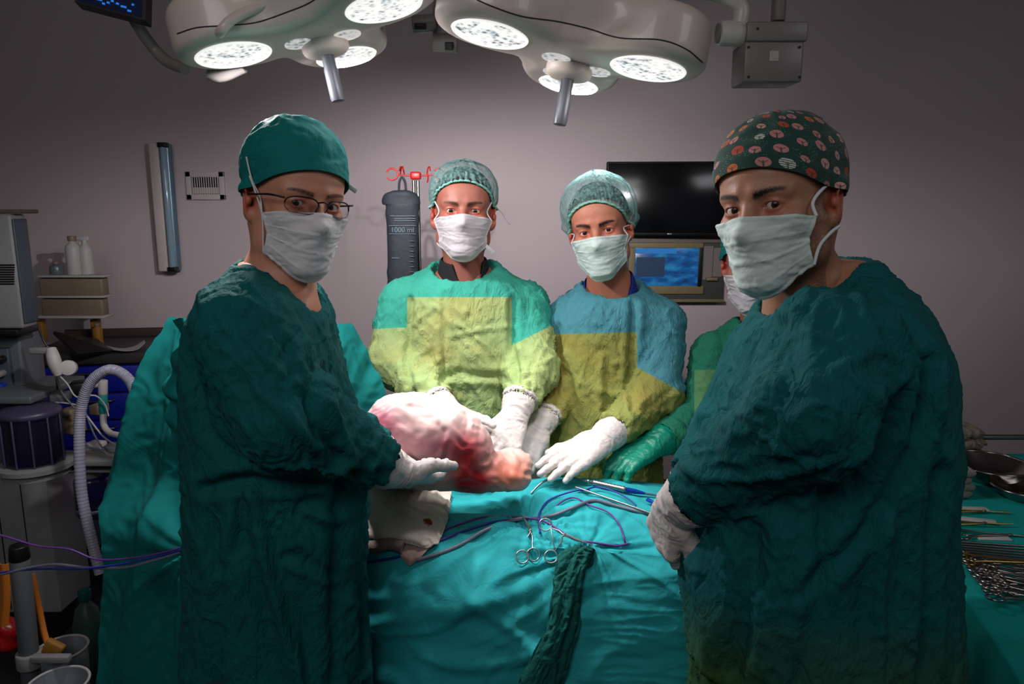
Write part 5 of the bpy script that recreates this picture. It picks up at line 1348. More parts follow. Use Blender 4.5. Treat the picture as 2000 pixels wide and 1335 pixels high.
one('spout', m_white, ye, lambda b: b.tube([P(201, 806, 2.3), P(203, 830, 2.3), P(215, 845, 2.28), P(235, 850, 2.26)], .010))
sh = thing('suction_handset', 'white curved handset clipped to the side of the grey machine under the head unit', 'handset', tuple(P(112, 735, 2.25)))
one('handset_body', m_white, sh, lambda b: b.tube([P(100, 680, 2.26), P(106, 705, 2.25), P(116, 732, 2.25)], lambda t_: .014+.006*sin(pi*t_), 14))
one('round_head', m_white, sh, lambda b: b.cyl(P(132, 718, 2.25), P(136, 718, 2.28), .024))
one('handset_cord', m_white, sh, lambda b: b.tube([P(118, 735, 2.25), P(132, 750, 2.25), P(150, 775, 2.24), P(185, 772, 2.26), P(205, 790, 2.28), P(212, 812, 2.28)], .0025, 8))
one('side_arm', m_grey, sh, lambda b: pbox(b, 55, 680, 100, 692, 2.27, .03, .004))
random.seed(5)
for i, (pts, r_, m_, lab) in enumerate((
    ([(45, 775), (80, 786), (120, 786), (150, 790)], .0025, m_white, 'thin white hose lying along the machine shelf above the violet canister'),
    ([(165, 800), (185, 850), (210, 890), (228, 930)], .003, m_greyt, 'grey tube running down from the connector to the machine tray, left one'),
    ([(170, 812), (200, 850), (225, 868), (250, 880)], .003, m_white, 'white tube crossing the cluttered tray behind the arched hose'),
    ([(150, 830), (170, 870), (200, 880), (235, 905)], .004, m_greyt, 'grey tube low on the tray curving toward the teal drape'),
    ([(100, 700), (118, 760), (140, 790), (150, 800)], .0035, m_grey2, 'dark grey hose hanging beside the white handset'),
    ([(75, 640), (85, 665), (105, 700), (112, 760)], .003, m_black, 'black lead hanging from the head unit corner of the machine'))):
    b = MB(); b.tube([P(x, y, 2.30) for x, y in pts], r_, 8); tag(b.build('hose', m_), lab, 'hose')
tray = thing('supply_tray', 'cluttered tray of the machine behind the arched hose', 'tray', tuple(P(200, 900, 2.3)))
one('tray_plate', m_grey2, tray, lambda b: b.box(P(195, 893, 2.36)+Vector((0, 0, -.01)), (.24, .22, .012), .005))
for i, (x0, y0, x1, y1, D, m_, nm, lab) in enumerate((
    (118, 800, 148, 850, 2.34, m_beige, 'supply_box', 'small beige box standing on the tray right of the violet canister'),
    (160, 868, 192, 892, 2.36, m_white, 'gauze_pack', 'white paper pack on the tray behind the hose'),
    (172, 792, 196, 812, 2.40, m_beige, 'supply_bag', 'crumpled beige bag under the hose arch'),
    (198, 872, 232, 894, 2.34, m_grey2, 'valve_block', 'grey valve block at the right end of the tray'),
    (92, 770, 124, 788, 2.30, m_grey2, 'sensor_box', 'grey sensor box above the violet canister'),
    (130, 748, 160, 776, 2.36, m_black, 'connector_block', 'black block beside the handset cord'))):
    tag(one(nm, m_, None, lambda b: pbox(b, x0, y0, x1, y1, D, .06, .008, rot=(0, 0, R_(8*i-20)))), lab, nm.split('_')[-1] if nm != 'gauze_pack' else 'pack')
# ---------------------------------------------------------------- counter with drawers
cc = P(215, 690, 3.25); yaw = R_(9)
CT = thing('drawer_cabinet', 'cobalt blue drawer cabinet with dark worktop behind the arched hose', 'cabinet', (-1.65, 3.45, 0), rot=(0, 0, yaw), world=False)
def lbox(b, c_, s_, bev=.005): return b.box(c_, s_, bev)
zt_ = cc.z
def cpart(nm, m_, c_, s_, par=None, bev=.005):
    b = MB(); b.box(c_, s_, bev); o_ = b.build(nm, m_); o_.parent = par or CT; return o_
cpart('carcass', m_bluegrey, (0, 0, zt_/2+.03), (1.0, .42, zt_-.10)); cpart('worktop', mat('dark_worktop', srgb(52, 50, 50), .5), (0, 0, zt_-.012), (1.04, .48, .045))
cpart('upstand', mat('dark_upstand', srgb(58, 40, 42), .6), (0, .235, zt_+.025), (1.04, .015, .05))
for k in range(5):
    z_ = zt_-.105-k*.125
    for sx in (-1, 1):
        dr = cpart('drawer', m_cobalt, (sx*.245, -.218, z_), (.475, .02, .117), bev=.004)
        b = MB(); b.tube([(sx*.245-.09, -.228, z_+.03), (sx*.245-.085, -.248, z_+.03), (sx*.245+.085, -.248, z_+.03), (sx*.245+.09, -.228, z_+.03)], .005, 8, spline=False); h_ = b.build('drawer_handle', m_steel); h_.parent = dr
tb_ = thing('tablet_computer', 'black tablet screen lying propped on the dark worktop', 'tablet', tuple(P(165, 685, 3.2)))
a_, b1, c1_, d1 = P(105, 646, 3.25), P(190, 661, 3.35), P(219, 684, 3.2), P(152, 691, 3.1)
nq = (b1-a_).cross(d1-a_).normalized()
if nq.z < 0: nq = -nq
one('screen', m_black, tb_, lambda b: b.add([a_, b1, c1_, d1]+[p-nq*.014 for p in (a_, b1, c1_, d1)], [[0, 1, 2, 3], [7, 6, 5, 4], [0, 4, 5, 1], [1, 5, 6, 2], [2, 6, 7, 3], [3, 7, 4, 0]], False))
one('stand', m_grey2, tb_, lambda b: b.box((a_+b1+c1_+d1)/4-Vector((0, -.03, .04)), (.08, .05, .05), .005))
pp = [[P(205, 676, 3.3)+Vector((0, 0, .004)), P(235, 680, 3.28), P(262, 676, 3.3), P(282, 664, 3.36)], [P(222, 683, 3.2), P(245, 685, 3.2), P(268, 682, 3.24), P(284, 668, 3.30)]]
tag(solid_grid('paper_sheet', spline_grid(pp, 6, 6), .002, m_white), 'curled white paper sheet on the dark worktop next to the tablet', 'paper')
# ---------------------------------------------------------------- shelf with drawers of supplies and bottles
SH = thing('supply_shelf', 'beige supply shelf of two translucent trays on wooden legs at the left wall', 'shelf', (P(138, 700, 3.5).x, 3.55, 0))
one('upper_tray', m_beige, SH, lambda b: pbox(b, 76, 543, 200, 578, 3.45, .06, .008))
one('lower_tray', m_beige, SH, lambda b: pbox(b, 80, 583, 200, 617, 3.45, .06, .008))
one('shelf_board', m_white, SH, lambda b: (pbox(b, 72, 617, 202, 622, 3.43, .09, .003), pbox(b, 72, 578, 202, 582, 3.43, .09, .003), pbox(b, 72, 538, 202, 542, 3.43, .09, .003)))
for x in (78, 186):
    q = P(x, 622, 3.5); one('leg', m_wood, SH, lambda b: b.box((q.x, 3.5, (q.z+zt_)/2+.005), (.035, .035, q.z-zt_-.01), .004))
def bottle(nm, lab, px, py, D, H, R, m_, spray=False):
    q = P(px, py, D); r_ = thing(nm, lab, 'bottle', tuple(q))
    one('bottle_body', m_, r_, lambda b: b.lathe([(R*.9, 0), (R, .006), (R, H*.68), (R*.9, H*.76), (R*.42, H*.84), (R*.4, H*.88)], q, n=28))
    if spray:
        one('spray_head', m_white, r_, lambda b: (b.cyl(q+Vector((0, 0, H*.88)), q+Vector((0, 0, H*.96)), R*.42), b.box(q+Vector((-.006, 0, H*1.0)), (R*1.9, .02, .022), .005), b.tube([q+Vector((.0, 0, H*.98)), q+Vector((-.02, 0, H*.92)), q+Vector((-.02, 0, H*.85))], .004)))
    else: one('bottle_cap', m_beige, r_, lambda b: (b.cyl(q+Vector((0, 0, H*.88)), q+Vector((0, 0, H)), R*.55)))
    return r_
bottle('bottle', 'white bottle with beige cap on top of the supply shelf', 148, 540, 3.5, .19, .034, m_white)
bottle('spray_bottle', 'white spray bottle with trigger on the supply shelf right of the capped bottle', 172, 540, 3.52, .18, .03, m_white, True)
bottle('small_bottle', 'small dull teal bottle at the left on the supply shelf', 112, 540, 3.52, .07, .03, mat('dull_teal_glass', srgb(84, 100, 104), .3))
bottle('bottle', 'yellow bottle beside the right wooden leg of the supply shelf', 193, 672, 3.42, .10, .022, m_wood)
# ---------------------------------------------------------------- foreground stand, jars, straps at the bottom left
ST = thing('stand_pole', 'thick grey pole with black cap at the lower left corner, leaning slightly', 'pole', tuple(P(70, 1420, 1.78)))
one('pole_tube', m_grey2, ST, lambda b: b.cyl(P(62, 1330, 1.78), P(38, 1085, 1.78), .0235, n=30))
one('pole_cap', m_black, ST, lambda b: b.cyl(P(38.5, 1092, 1.78), P(36, 1064, 1.78), .0245, .022, 30))
one('clamp_collar', m_grey, ST, lambda b: (b.cyl(P(60, 1300, 1.78), P(57, 1272, 1.78), .032, n=30), b.box(P(100, 1285, 1.76), (.10, .02, .02), .004)))
one('pole_foot', m_black, ST, lambda b: b.cyl(P(62, 1330, 1.78), Vector((P(62, 1330, 1.78).x, 1.78, .0)), .022, n=24))
def jar(lab, px, py, D, R, H, fluid):
    q = P(px, py, D); r_ = thing('suction_jar', lab, 'jar', tuple(q), 'clear suction jars')
    one('jar_wall', m_clear, r_, lambda b: b.lathe([(R*.92, 0), (R*.95, .01), (R, H-.01), (R, H), (R-.003, H), (R-.003, .012), (.001, .01)], q, n=40, caps=False))
    one('jar_rim', m_white, r_, lambda b: b.ring(q+Vector((0, 0, H)), R+.001, .0035, (0, 0, 1), 40))
    one('jar_fluid', fluid, r_, lambda b: b.cyl(q+Vector((0, 0, .012)), q+Vector((0, 0, H*.45)), R*.88, n=32))
m_bfl = mat('blue_fluid', srgb(20, 56, 90), .2)
jar('clear plastic jar with white rim at the lower left, front one', 120, 1392, 1.70, .070, .085, m_bfl)
jar('clear plastic jar with thin rim behind the front one', 130, 1335, 1.86, .062, .11, mat('dark_blue_fluid', srgb(26, 50, 80), .2))
m_orange = mat('orange_strap', srgb(190, 108, 20), .7)
st_ = [P(62, 1120, 1.84), P(75, 1180, 1.84), P(88, 1240, 1.82), P(104, 1275, 1.80)]
def strap3(pts, w, nm, lab, m_):
    G = np.array([[tuple(p-Vector((w, 0, 0))) for p in pts], [tuple(p+Vector((w*.0, -.006, 0))) for p in pts], [tuple(p+Vector((w, 0, 0))) for p in pts]])
    return tag(solid_grid(nm, spline_grid(G, 4, 6), .004, m_), lab, 'strap')
strap3(st_, .009, 'strap', 'orange strap hanging down right of the grey pole', m_orange)
strap3([P(8, 1100, 1.90), P(12, 1160, 1.90), P(8, 1220, 1.90)], .013, 'strap', 'orange yellow strap at the left frame edge behind the grey pole', m_orange)
bk = one('strap_buckle', m_wood, None, lambda b: b.box(P(104, 1268, 1.79), (.05, .02, .05), .006, rot=(0, R_(30), 0))); tag(bk, 'brown wedge block at the lower end of the orange strap', 'block')
rb = one('red_bag', mat('red_plastic_bag', srgb(150, 14, 18), .35, bump=.6, bscale=30), None, lambda b: (b.ball(P(2, 1240, 1.95), (.055, .04, .05), 24))); 
me_ = rb.data
for v_ in me_.vertices: v_.co += v_.normal*.008*math.sin(v_.co.z*90+v_.co.x*70)
tag(rb, 'red plastic bag at the left frame edge behind the grey pole', 'bag')
gt = P(186, 1345, 2.05); gz_ = gt.z; gt.z = .0; gtk = thing('gas_bottle', 'pale green bottle with teal cap standing between the jars and the teal drape', 'bottle', tuple(gt))
one('bottle_body', mat('pale_green_glass', srgb(54, 84, 72), .35), gtk, lambda b: b.lathe([(.040, 0), (.042, .01), (.042, gz_+.22), (.03, gz_+.27), (.014, gz_+.29), (.013, gz_+.30)], gt, n=32))
one('bottle_cap', mat('teal_cap_plastic', srgb(10, 90, 84), .4), gtk, lambda b: b.cyl(gt+Vector((0, 0, gz_+.298)), gt+Vector((0, 0, gz_+.33)), .018))
for pts, m_, r_, nm, lab in ((((-30, 1036), (20, 1050), (75, 1066), (135, 1072), (190, 1092), (260, 1089), (320, 1078), (356, 1068)), m_purple, .0022, 'cable', 'purple cable from the left frame edge to the screen drape, upper one'),
    (((-30, 1122), (40, 1113), (100, 1110), (160, 1110), (230, 1102), (300, 1088), (354, 1074)), m_bluec, .0024, 'cable', 'blue violet cable from the left frame edge to the screen drape, lower one'),
    (((-20, 1126), (60, 1108), (110, 1102), (170, 1108), (240, 1108), (300, 1094), (352, 1078)), m_greyt, .0032, 'tubing', 'grey tube running with the lower blue violet cable')):
    b = MB(); b.tube([P(x, y, 1.52 if x < 200 else 1.50) for x, y in pts], r_, 8); tag(b.build(nm, m_), lab, 'tube' if nm == 'tubing' else 'cable')

# ================================================================ ON THE WALL
WF = WALL_D-.002
UV = thing('wall_tube_lamp', 'upright unlit blue-grey tube lamp in a white holder on the back wall', 'wall lamp', tuple(P(315, 405, WALL_D)))
top, bot = P(306, 278, WALL_D-.09), P(322, 530, WALL_D-.09); xw = (top.x+bot.x)/2
one('lamp_housing', mat('lamp_housing_white', srgb(190, 176, 176), .5), UV, lambda b: b.box((xw-.015, WALL_D-.045, (top.z+bot.z)/2), (.05, .09, top.z-bot.z), .006))
one('reflector', mat('blue_grey_reflector', srgb(96, 122, 138), .3, metal=.3), UV, lambda b: b.tube([(xw+.035, WALL_D-.05, top.z-.005), (xw+.035, WALL_D-.05, bot.z+.005)], .026, 20, spline=False))
one('tube', mat('blue_tube_glass', srgb(128, 156, 172), .12, coat=.6), UV, lambda b: b.cyl((xw+.035, WALL_D-.088, top.z-.02), (xw+.035, WALL_D-.088, bot.z+.02), .016))
for z_ in (top.z-.012, bot.z+.012): one('tube_socket', m_black, UV, lambda b: b.box((xw+.035, WALL_D-.085, z_), (.045, .04, .024), .004))
q0, q1 = P(363, 335, WALL_D), P(442, 390, WALL_D); VC = Vector(((q0.x+q1.x)/2, WALL_D, (q0.z+q1.z)/2)); vw, vh = q1.x-q0.x, q0.z-q1.z
VG = thing('air_vent', 'white air grille with vertical slats on the back wall right of the tube lamp', 'air vent', tuple(VC))
m_vent = mat('vent_white_enamel', srgb(190, 178, 180), .5)
def vframe(b):
    for sx in (-1, 1): b.box(VC+Vector((sx*(vw/2-.014), -.008, 0)), (.028, .016, vh), .003)
    for sz in (-1, 1): b.box(VC+Vector((0, -.008, sz*(vh/2-.014))), (vw, .016, .028), .003)
one('vent_frame', m_vent, VG, vframe)
one('vent_back', m_black, VG, lambda b: b.box(VC+Vector((0, -.002, 0)), (vw-.05, .004, vh-.05), 0))
for k in range(12):
    x_ = VC.x-(vw/2-.034)+(vw-.068)*k/11; one('slat', m_vent, VG, lambda b: b.box((x_, VC.y-.010, VC.z), (.0045, .012, vh-.05), .001, rot=(0, 0, R_(20))))
one('damper_blade', m_vent, VG, lambda b: b.box(VC+Vector((0, -.0045, -vh*.17)), (vw-.055, .002, vh*.22), 0))
# television
tvc = P(1310, 388, 3.74); tvm = Matrix.Translation(tvc) @ Matrix.Rotation(R_(-3), 4, 'Z') @ Matrix.Rotation(R_(-2), 4, 'X')
TV = thing('television', 'black wall television reflecting the lamps, between the sheer-capped man and the patterned cap', 'television', tuple(tvc))
def tv(nm, m_, c_, s_, bev, par=TV):
    b = MB(); M3 = tvm.to_3x3(); b.box(tvm @ Vector(c_), s_, bev, rot=M3); return b.build(nm, m_, par)
tv('casing', m_black, (0, .03, 0), (.635, .05, .362), .006)
t = NT('glossy_black_screen'); t.b.inputs['Base Color'].default_value = (.003, .003, .004, 1); t.b.inputs['Roughness'].default_value = .16; t.b.inputs['Specular IOR Level'].default_value = .6
tv('screen', t.m, (0, .002, .004), (.618, .006, .338), .001)
tv('emblem', mat('emblem_silver', srgb(170, 170, 174), .3, metal=.5), (0, -.001, -.172), (.022, .003, .006), .001)
tv('wall_bracket', m_dsteel, (0, .10, 0), (.12, .10, .12), .004)
# recessed workstation under it
WS = thing('wall_workstation', 'wall-mounted workstation panel with lit blue screen and beige border below the television', 'monitor', tuple(P(1320, 525, WALL_D)))
m_board = mat('grey_green_board', srgb(66, 68, 66), .6); m_bord = mat('beige_border', srgb(120, 108, 76), .6)
one('back_board', m_board, WS, lambda b: pbox(b, 1222, 462, 1414, 588, WALL_D-.05, .05, .004))
one('top_band', mat('pale_band', srgb(112, 104, 96), .6), WS, lambda b: pbox(b, 1222, 457, 1414, 474, WALL_D-.06, .012, .003))
one('border', m_bord, WS, lambda b: (pbox(b, 1228, 474, 1374, 484, WALL_D-.062, .012, .002), pbox(b, 1228, 484, 1240, 558, WALL_D-.062, .012, .002), pbox(b, 1228, 558, 1374, 574, WALL_D-.062, .012, .002)))
t = NT('lit_blue_screen'); co = t.n('ShaderNodeTexCoord').outputs['Object']
mp = t.n('ShaderNodeMapping', i_Scale=(14, 14, 34)); t.link(co, mp.inputs[0])
nz = t.n('ShaderNodeTexNoise', i_Scale=1.0, i_Detail=3.0); t.link(mp.outputs[0], nz.inputs['Vector'])
t.link(t.ramp(nz.outputs[0], [(.3, srgb(12, 44, 84)), (.5, srgb(16, 78, 140)), (.7, srgb(40, 120, 170))]), t.b.inputs['Emission Color']); t.b.inputs['Emission Strength'].default_value = .8; t.b.inputs['Base Color'].default_value = (.01, .02, .03, 1); t.b.inputs['Roughness'].default_value = .2
sc_ = one('screen', t.m, WS, lambda b: pbox(b, 1240, 484, 1364, 558, WALL_D-.058, .01, .001))
t = NT('screen_title_bar'); t.b.inputs['Base Color'].default_value = (.01, .02, .03, 1); t.b.inputs['Emission Color'].default_value = srgb(20, 110, 180); t.b.inputs['Emission Strength'].default_value = .8
one('title_bar', t.m, sc_, lambda b: pbox(b, 1241, 485, 1322, 495, WALL_D-.0595, .003, 0))
t = NT('screen_list_area'); t.b.inputs['Base Color'].default_value = (.01, .02, .03, 1); t.b.inputs['Emission Color'].default_value = srgb(10, 36, 66); t.b.inputs['Emission Strength'].default_value = .8; m_lst = t.m
one('dark_list_field', m_lst, sc_, lambda b: (pbox(b, 1243, 502, 1298, 540, WALL_D-.0595, .003, 0)))
one('screen_side', m_black, WS, lambda b: pbox(b, 1364, 483, 1371, 560, WALL_D-.062, .014, .001))
for x0, y0, x1, y1, lab in ((1374, 480, 1392, 546, 'left paper of the two'), (1393, 484, 1411, 540, 'right paper of the two')):
    one('pinned_sheet', mat('pinned_paper', srgb(118, 110, 108), .8) if x0 == 1374 else bpy.data.materials['pinned_paper'], WS, lambda b: pbox(b, x0, y0, x1, y1, WALL_D-.054, .003, 0))
one('ledge', m_bord, WS, lambda b: (pbox(b, 1380, 542, 1402, 548, WALL_D-.075, .03, .002), pbox(b, 1222, 584, 1414, 590, WALL_D-.07, .02, .002)))
# ---------------------------------------------------------------- infusion stand with red hooks and pressure bag
ID = 2.75
m_red = mat('red_enamel', srgb(168, 26, 20), .4); m_bagc = mat('dark_navy_bag_cloth', srgb(38, 44, 52), .7, bump=.5, bscale=60)
IV = thing('infusion_stand', 'infusion stand with red double-ended hook bar behind the dark pressure bag', 'infusion stand', (P(812, 340, ID+.05).x, ID+.05, 0))
pt_ = P(812, 352, ID+.05)
one('pole', m_dsteel, IV, lambda b: (b.cyl((pt_.x-.008, pt_.y, .05), (pt_.x-.008, pt_.y, pt_.z), .006), b.cyl((pt_.x+.008, pt_.y, .05), (pt_.x+.008, pt_.y, pt_.z), .006)))
one('stand_base', m_dsteel, IV, lambda b: [b.cyl((pt_.x, pt_.y, .05), (pt_.x+.28*cos(k*2*pi/5), pt_.y+.28*sin(k*2*pi/5), .035), .014) for k in range(5)])
hk = P(812, 343, ID+.05)
one('hook_hub', m_red, IV, lambda b: b.box(hk, (.038, .034, .028), .006))
def hooks(b):
    y = ID+.05; Q = lambda px, py, dy=0: P(px, py, y)+Vector((0, dy, 0))
    b.tube([Q(775, 341), Q(812, 343), Q(852, 341)], .0030, 8)
    for cx in (766, 859):
        c_ = Q(cx, 340); sgn = -1 if cx < 800 else 1; n = 18
        b.tube([c_+Vector((.021*cos(a)*-sgn*-1, 0, .021*sin(a))) for a in [(.25+2*pi*.88*k/n) + (pi if sgn > 0 else 0) for k in range(n+1)]], .0032, 8, spline=False)
    for cx, s_ in ((782, 1), (790, -1), (834, 1)): b.tube([Q(cx, 341), Q(cx+2*s_, 330, -.01), Q(cx+6*s_, 326, -.02), Q(cx+8*s_, 334, -.03)], .0026, 8)
    b.tube([Q(836, 341), Q(837, 352, -.02), Q(836, 356, -.03)], .0026, 8)
one('hook_bar', m_red, IV, hooks)
BG = thing('pressure_bag', 'dark navy pressure infusion bag with pale markings hanging from the red hooks', 'bag', tuple(P(785, 565, ID)))
rowsB_ = [(372, 768, 796), (378, 752, 812), (388, 747, 820), (398, 748, 820), (404, 754, 818), (440, 755, 818), (500, 757, 817), (540, 757, 817), (560, 757, 815), (566, 762, 808)]
C6 = []
for sgn, dep in ((1, -.03), (-1, .0)):
    pass
nb = 24; Gb = np.empty((nb, len(rowsB_), 3))
for j, (py, a0, a1) in enumerate(rowsB_):
    L_, R__ = P(a0, py, ID), P(a1, py, ID); cx, hw = (L_.x+R__.x)/2, (R__.x-L_.x)/2; dp = .022 if j in (0, len(rowsB_)-1) else (.034 if j < 5 else .028)
    for i in range(nb):
        a = 2*pi*i/nb; Gb[i, j] = (cx+hw*math.copysign(abs(cos(a))**.7, cos(a)), ID+dp*sin(a), L_.z)
Gb2 = np.stack([crom(Gb[i], 4) for i in range(nb)])
fl = Gb2.reshape(-1, 3); Gb2 = Gb2+(grid_normals(Gb2, True)*(.003*ridged(fl*22, .4)).reshape(Gb2.shape[:2])[..., None])
body_ = solid_grid('bag_body', Gb2, .002, m_bagc, BG, wrap=True)
for py in (373, 565):
    j = 0 if py == 373 else -1; c_ = Gb2[:, j].mean(0); new_mesh('bag_end', [tuple(c_)]+[tuple(p) for p in Gb2[:, j]], [[0, 1+i, 1+(i+1) % nb] for i in range(nb)], m_bagc, BG)
one('hanging_loop', m_bagc, BG, lambda b: b.tube([P(779, 375, ID), P(780, 356, ID+.02), P(785, 346, ID+.03), P(791, 356, ID+.02), P(793, 375, ID)], .0045, 8))
m_ink = mat('pale_blue_ink', srgb(96, 116, 128), .7)
def bag_lines(b):
    for y in (421, 426, 430): pbox(b, 762 if y == 421 else 770, y, 811, y+1.0, ID-.0325, .002, 0)
    for y in (440, 456): pbox(b, 760, y, 812, y+1.0, ID-.0325, .002, 0)
    pbox(b, 765, 503, 780, 504.4, ID-.0325, .002, 0)
    for k in range(7): pbox(b, 800, 470+k*10, 808, 471+k*10, ID-.0325, .002, 0)
one('printed_line_block', m_ink, BG, bag_lines)
cu = bpy.data.curves.new('printed_text', 'FONT'); cu.body = '1000 ml'; cu.size = .026; cu.extrude = .0006; cu.align_x = 'CENTER'; cu.align_y = 'CENTER'
tmp = bpy.data.objects.new('tmp_text', cu); COL.objects.link(tmp); bpy.context.view_layer.update()
me_t = bpy.data.meshes.new_from_object(tmp.evaluated_get(bpy.context.evaluated_depsgraph_get())); bpy.data.objects.remove(tmp)
me_t.transform(Matrix.Translation(P(786, 449, ID-.033)) @ Matrix.Rotation(pi/2, 4, 'X')); me_t.materials.clear(); me_t.materials.append(m_ink)
to = bpy.data.objects.new('printed_text', me_t); COL.objects.link(to); adopt(to, BG)

# ================================================================ OVERHEAD ARMS
m_arm = mat('arm_enamel', srgb(190, 184, 178), .35); m_armd = mat('arm_dark_enamel', srgb(120, 114, 112), .4)
MO = thing('ceiling_monitor', 'dark navy touch screen at the top left corner on a curved pale arm', 'monitor', tuple(P(215, 0, 1.75)))
mm = [P(148, -60, 1.72), P(286, -40, 1.72), P(284, 40, 1.70), P(146, 4, 1.70)]
nm_ = (mm[1]-mm[0]).cross(mm[3]-mm[0]).normalized(); 
if nm_.y > 0: nm_ = -nm_
def plate(b, q, th, inset=0., off=0.):
    c_ = sum(q, Vector())/4; q = [p+(c_-p).normalized()*inset+nm_*off for p in q]; b.add(q+[p-nm_*th for p in q], [[0, 1, 2, 3], [7, 6, 5, 4], [0, 4, 5, 1], [1, 5, 6, 2], [2, 6, 7, 3], [3, 7, 4, 0]], False)
one('casing', m_black, MO, lambda b: plate(b, mm, .03))
t = NT('navy_touch_screen'); t.b.inputs['Base Color'].default_value = (.004, .006, .014, 1); t.b.inputs['Emission Color'].default_value = srgb(10, 16, 44); t.b.inputs['Emission Strength'].default_value = .5; t.b.inputs['Roughness'].default_value = .15
scr = one('screen', t.m, MO, lambda b: plate(b, mm, .002, .010, .002))
t = NT('cyan_pixels'); t.b.inputs['Emission Color'].default_value = srgb(30, 110, 200); t.b.inputs['Emission Strength'].default_value = 1.0; t.b.inputs['Base Color'].default_value = (0, 0, 0, 1)
def marks(b):
    for px, py, w_ in ((196, 2, .014), (214, 8, .006), (222, 5, .006), (232, 10, .006), (244, 16, .012), (255, 24, .008), (205, 10, .006), (262, 12, .005)):
        b.box(P(px, py, 1.705)+nm_*.006, (w_, .001, .004), 0, rot=(0, R_(14), 0))
one('screen_icon_row', t.m, scr, marks)
one('support_arm', m_armd, MO, lambda b: b.tube([P(262, 38, 1.76), P(282, 70, 1.78), P(305, 100, 1.80), P(330, 122, 1.78), P(362, 134, 1.74)], .013, 16))
# yoke and joints of the two lamps
def lp(nm, m_, root, fn): return one(nm, m_, root, fn)
lp('yoke_arm', m_lamp, rl, lambda b: b.tube([P(426, 70, 1.56), P(432, 60, 1.50), P(448, 42, 1.50), P(475, 26, 1.52), P(540, 0, 1.56), P(620, -30, 1.62)], .0095, 14))
lp('pivot_lug', m_armd, rl, lambda b: b.tube([P(410, 140, 1.72), P(432, 146, 1.72), P(475, 128, 1.72)], lambda t_: .017, 16))
lp('pivot_lug', m_lamp, rr_, lambda b: b.cyl(P(1127, -6, 1.60), P(1127, 18, 1.60), .030, .024, 30))
lp('yoke_plate', m_armd, rr_, lambda b: b.tube([P(1150, -6, 1.66), P(1168, 8, 1.66), P(1178, 28, 1.68)], .010, 12))
JT = thing('lamp_arm_joint', 'grey swivel joint with dark square sockets hanging between the two surgical lamps', 'joint', tuple(P(866, 60, 1.85)))
lp('drop_tube', m_armd, JT, lambda b: b.tube([P(870, -40, 1.88), P(868, 30, 1.88), P(868, 70, 1.88)], .028, 20, spline=False))
lp('swivel_drum', m_armd, JT, lambda b: b.cyl(P(846, 82, 1.86), P(894, 86, 1.86), .021, n=28))
lp('socket_plate', m_black, JT, lambda b: (b.box(P(877, 90, 1.835), (.020, .006, .018), .002)))
lp('side_drum', m_armd, JT, lambda b: b.cyl(P(806, 48, 1.86), P(852, 44, 1.86), .020, n=28))
lp('socket_plate', m_black, JT, lambda b: (b.box(P(821, 52, 1.835), (.028, .006, .014), .002)))
lp('ceiling_drop', m_armd, JT, lambda b: b.cyl(P(870, -38, 1.88), Vector((P(870, -40, 1.88).x, 1.88, 3.1)), .03, n=24))
BM = thing('ceiling_beam_arm', 'pale horizontal boom arm at the top edge above the right surgical lamp', 'boom arm', tuple(P(1250, -12, 1.9)))
lp('boom', m_arm, BM, lambda b: b.cyl(P(1120, -14, 1.80), P(1400, -22, 1.95), .020, n=24))
PD = thing('ceiling_pendant', 'grey ceiling pendant box on a pole at the top right with a bent arm', 'pendant', tuple(P(1515, 160, 1.95)))
PDD = 1.95
lp('pole', m_armd, PD, lambda b: b.cyl(P(1519, 42, PDD+.06), Vector((P(1519, 40, PDD+.06).x, PDD+.06, 3.1)), .018, n=24))
lp('upper_box', m_armd, PD, lambda b: pbox(b, 1459, 41, 1579, 80, PDD, .12, .004))
lb = lp('lower_box', m_armd, PD, lambda b: pbox(b, 1453, 80, 1569, 160, PDD+.005, .11, .006))
for x, y in ((1462, 92), (1562, 92), (1462, 150), (1562, 150), (1480, 56)):
    q = P(x, y, PDD+.004 if y > 80 else PDD-.001); lp('screw', m_black, lb, lambda b: b.cyl(q, q-Vector((0, .002, 0)), .0032, n=12))
lp('sticker', mat('pale_sticker', srgb(170, 164, 158), .6), lb, lambda b: pbox(b, 1503, 99, 1521, 119, PDD+.0035, .002, 0))
lp('joint_drum', m_arm, PD, lambda b: b.cyl(P(1404, 65, PDD+.04), P(1458, 65, PDD+.04), .031, n=32))
lp('drum_cap', m_armd, PD, lambda b: b.cyl(P(1400, 65, PDD+.04), P(1405, 65, PDD+.04), .024, n=28))
lp('bent_arm', m_arm, PD, lambda b: b.tube([P(1360, -26, PDD+.04), P(1400, -10, PDD+.04), P(1434, 3, PDD+.04), P(1448, 22, PDD+.04), P(1442, 55, PDD+.04)], .021, 20))

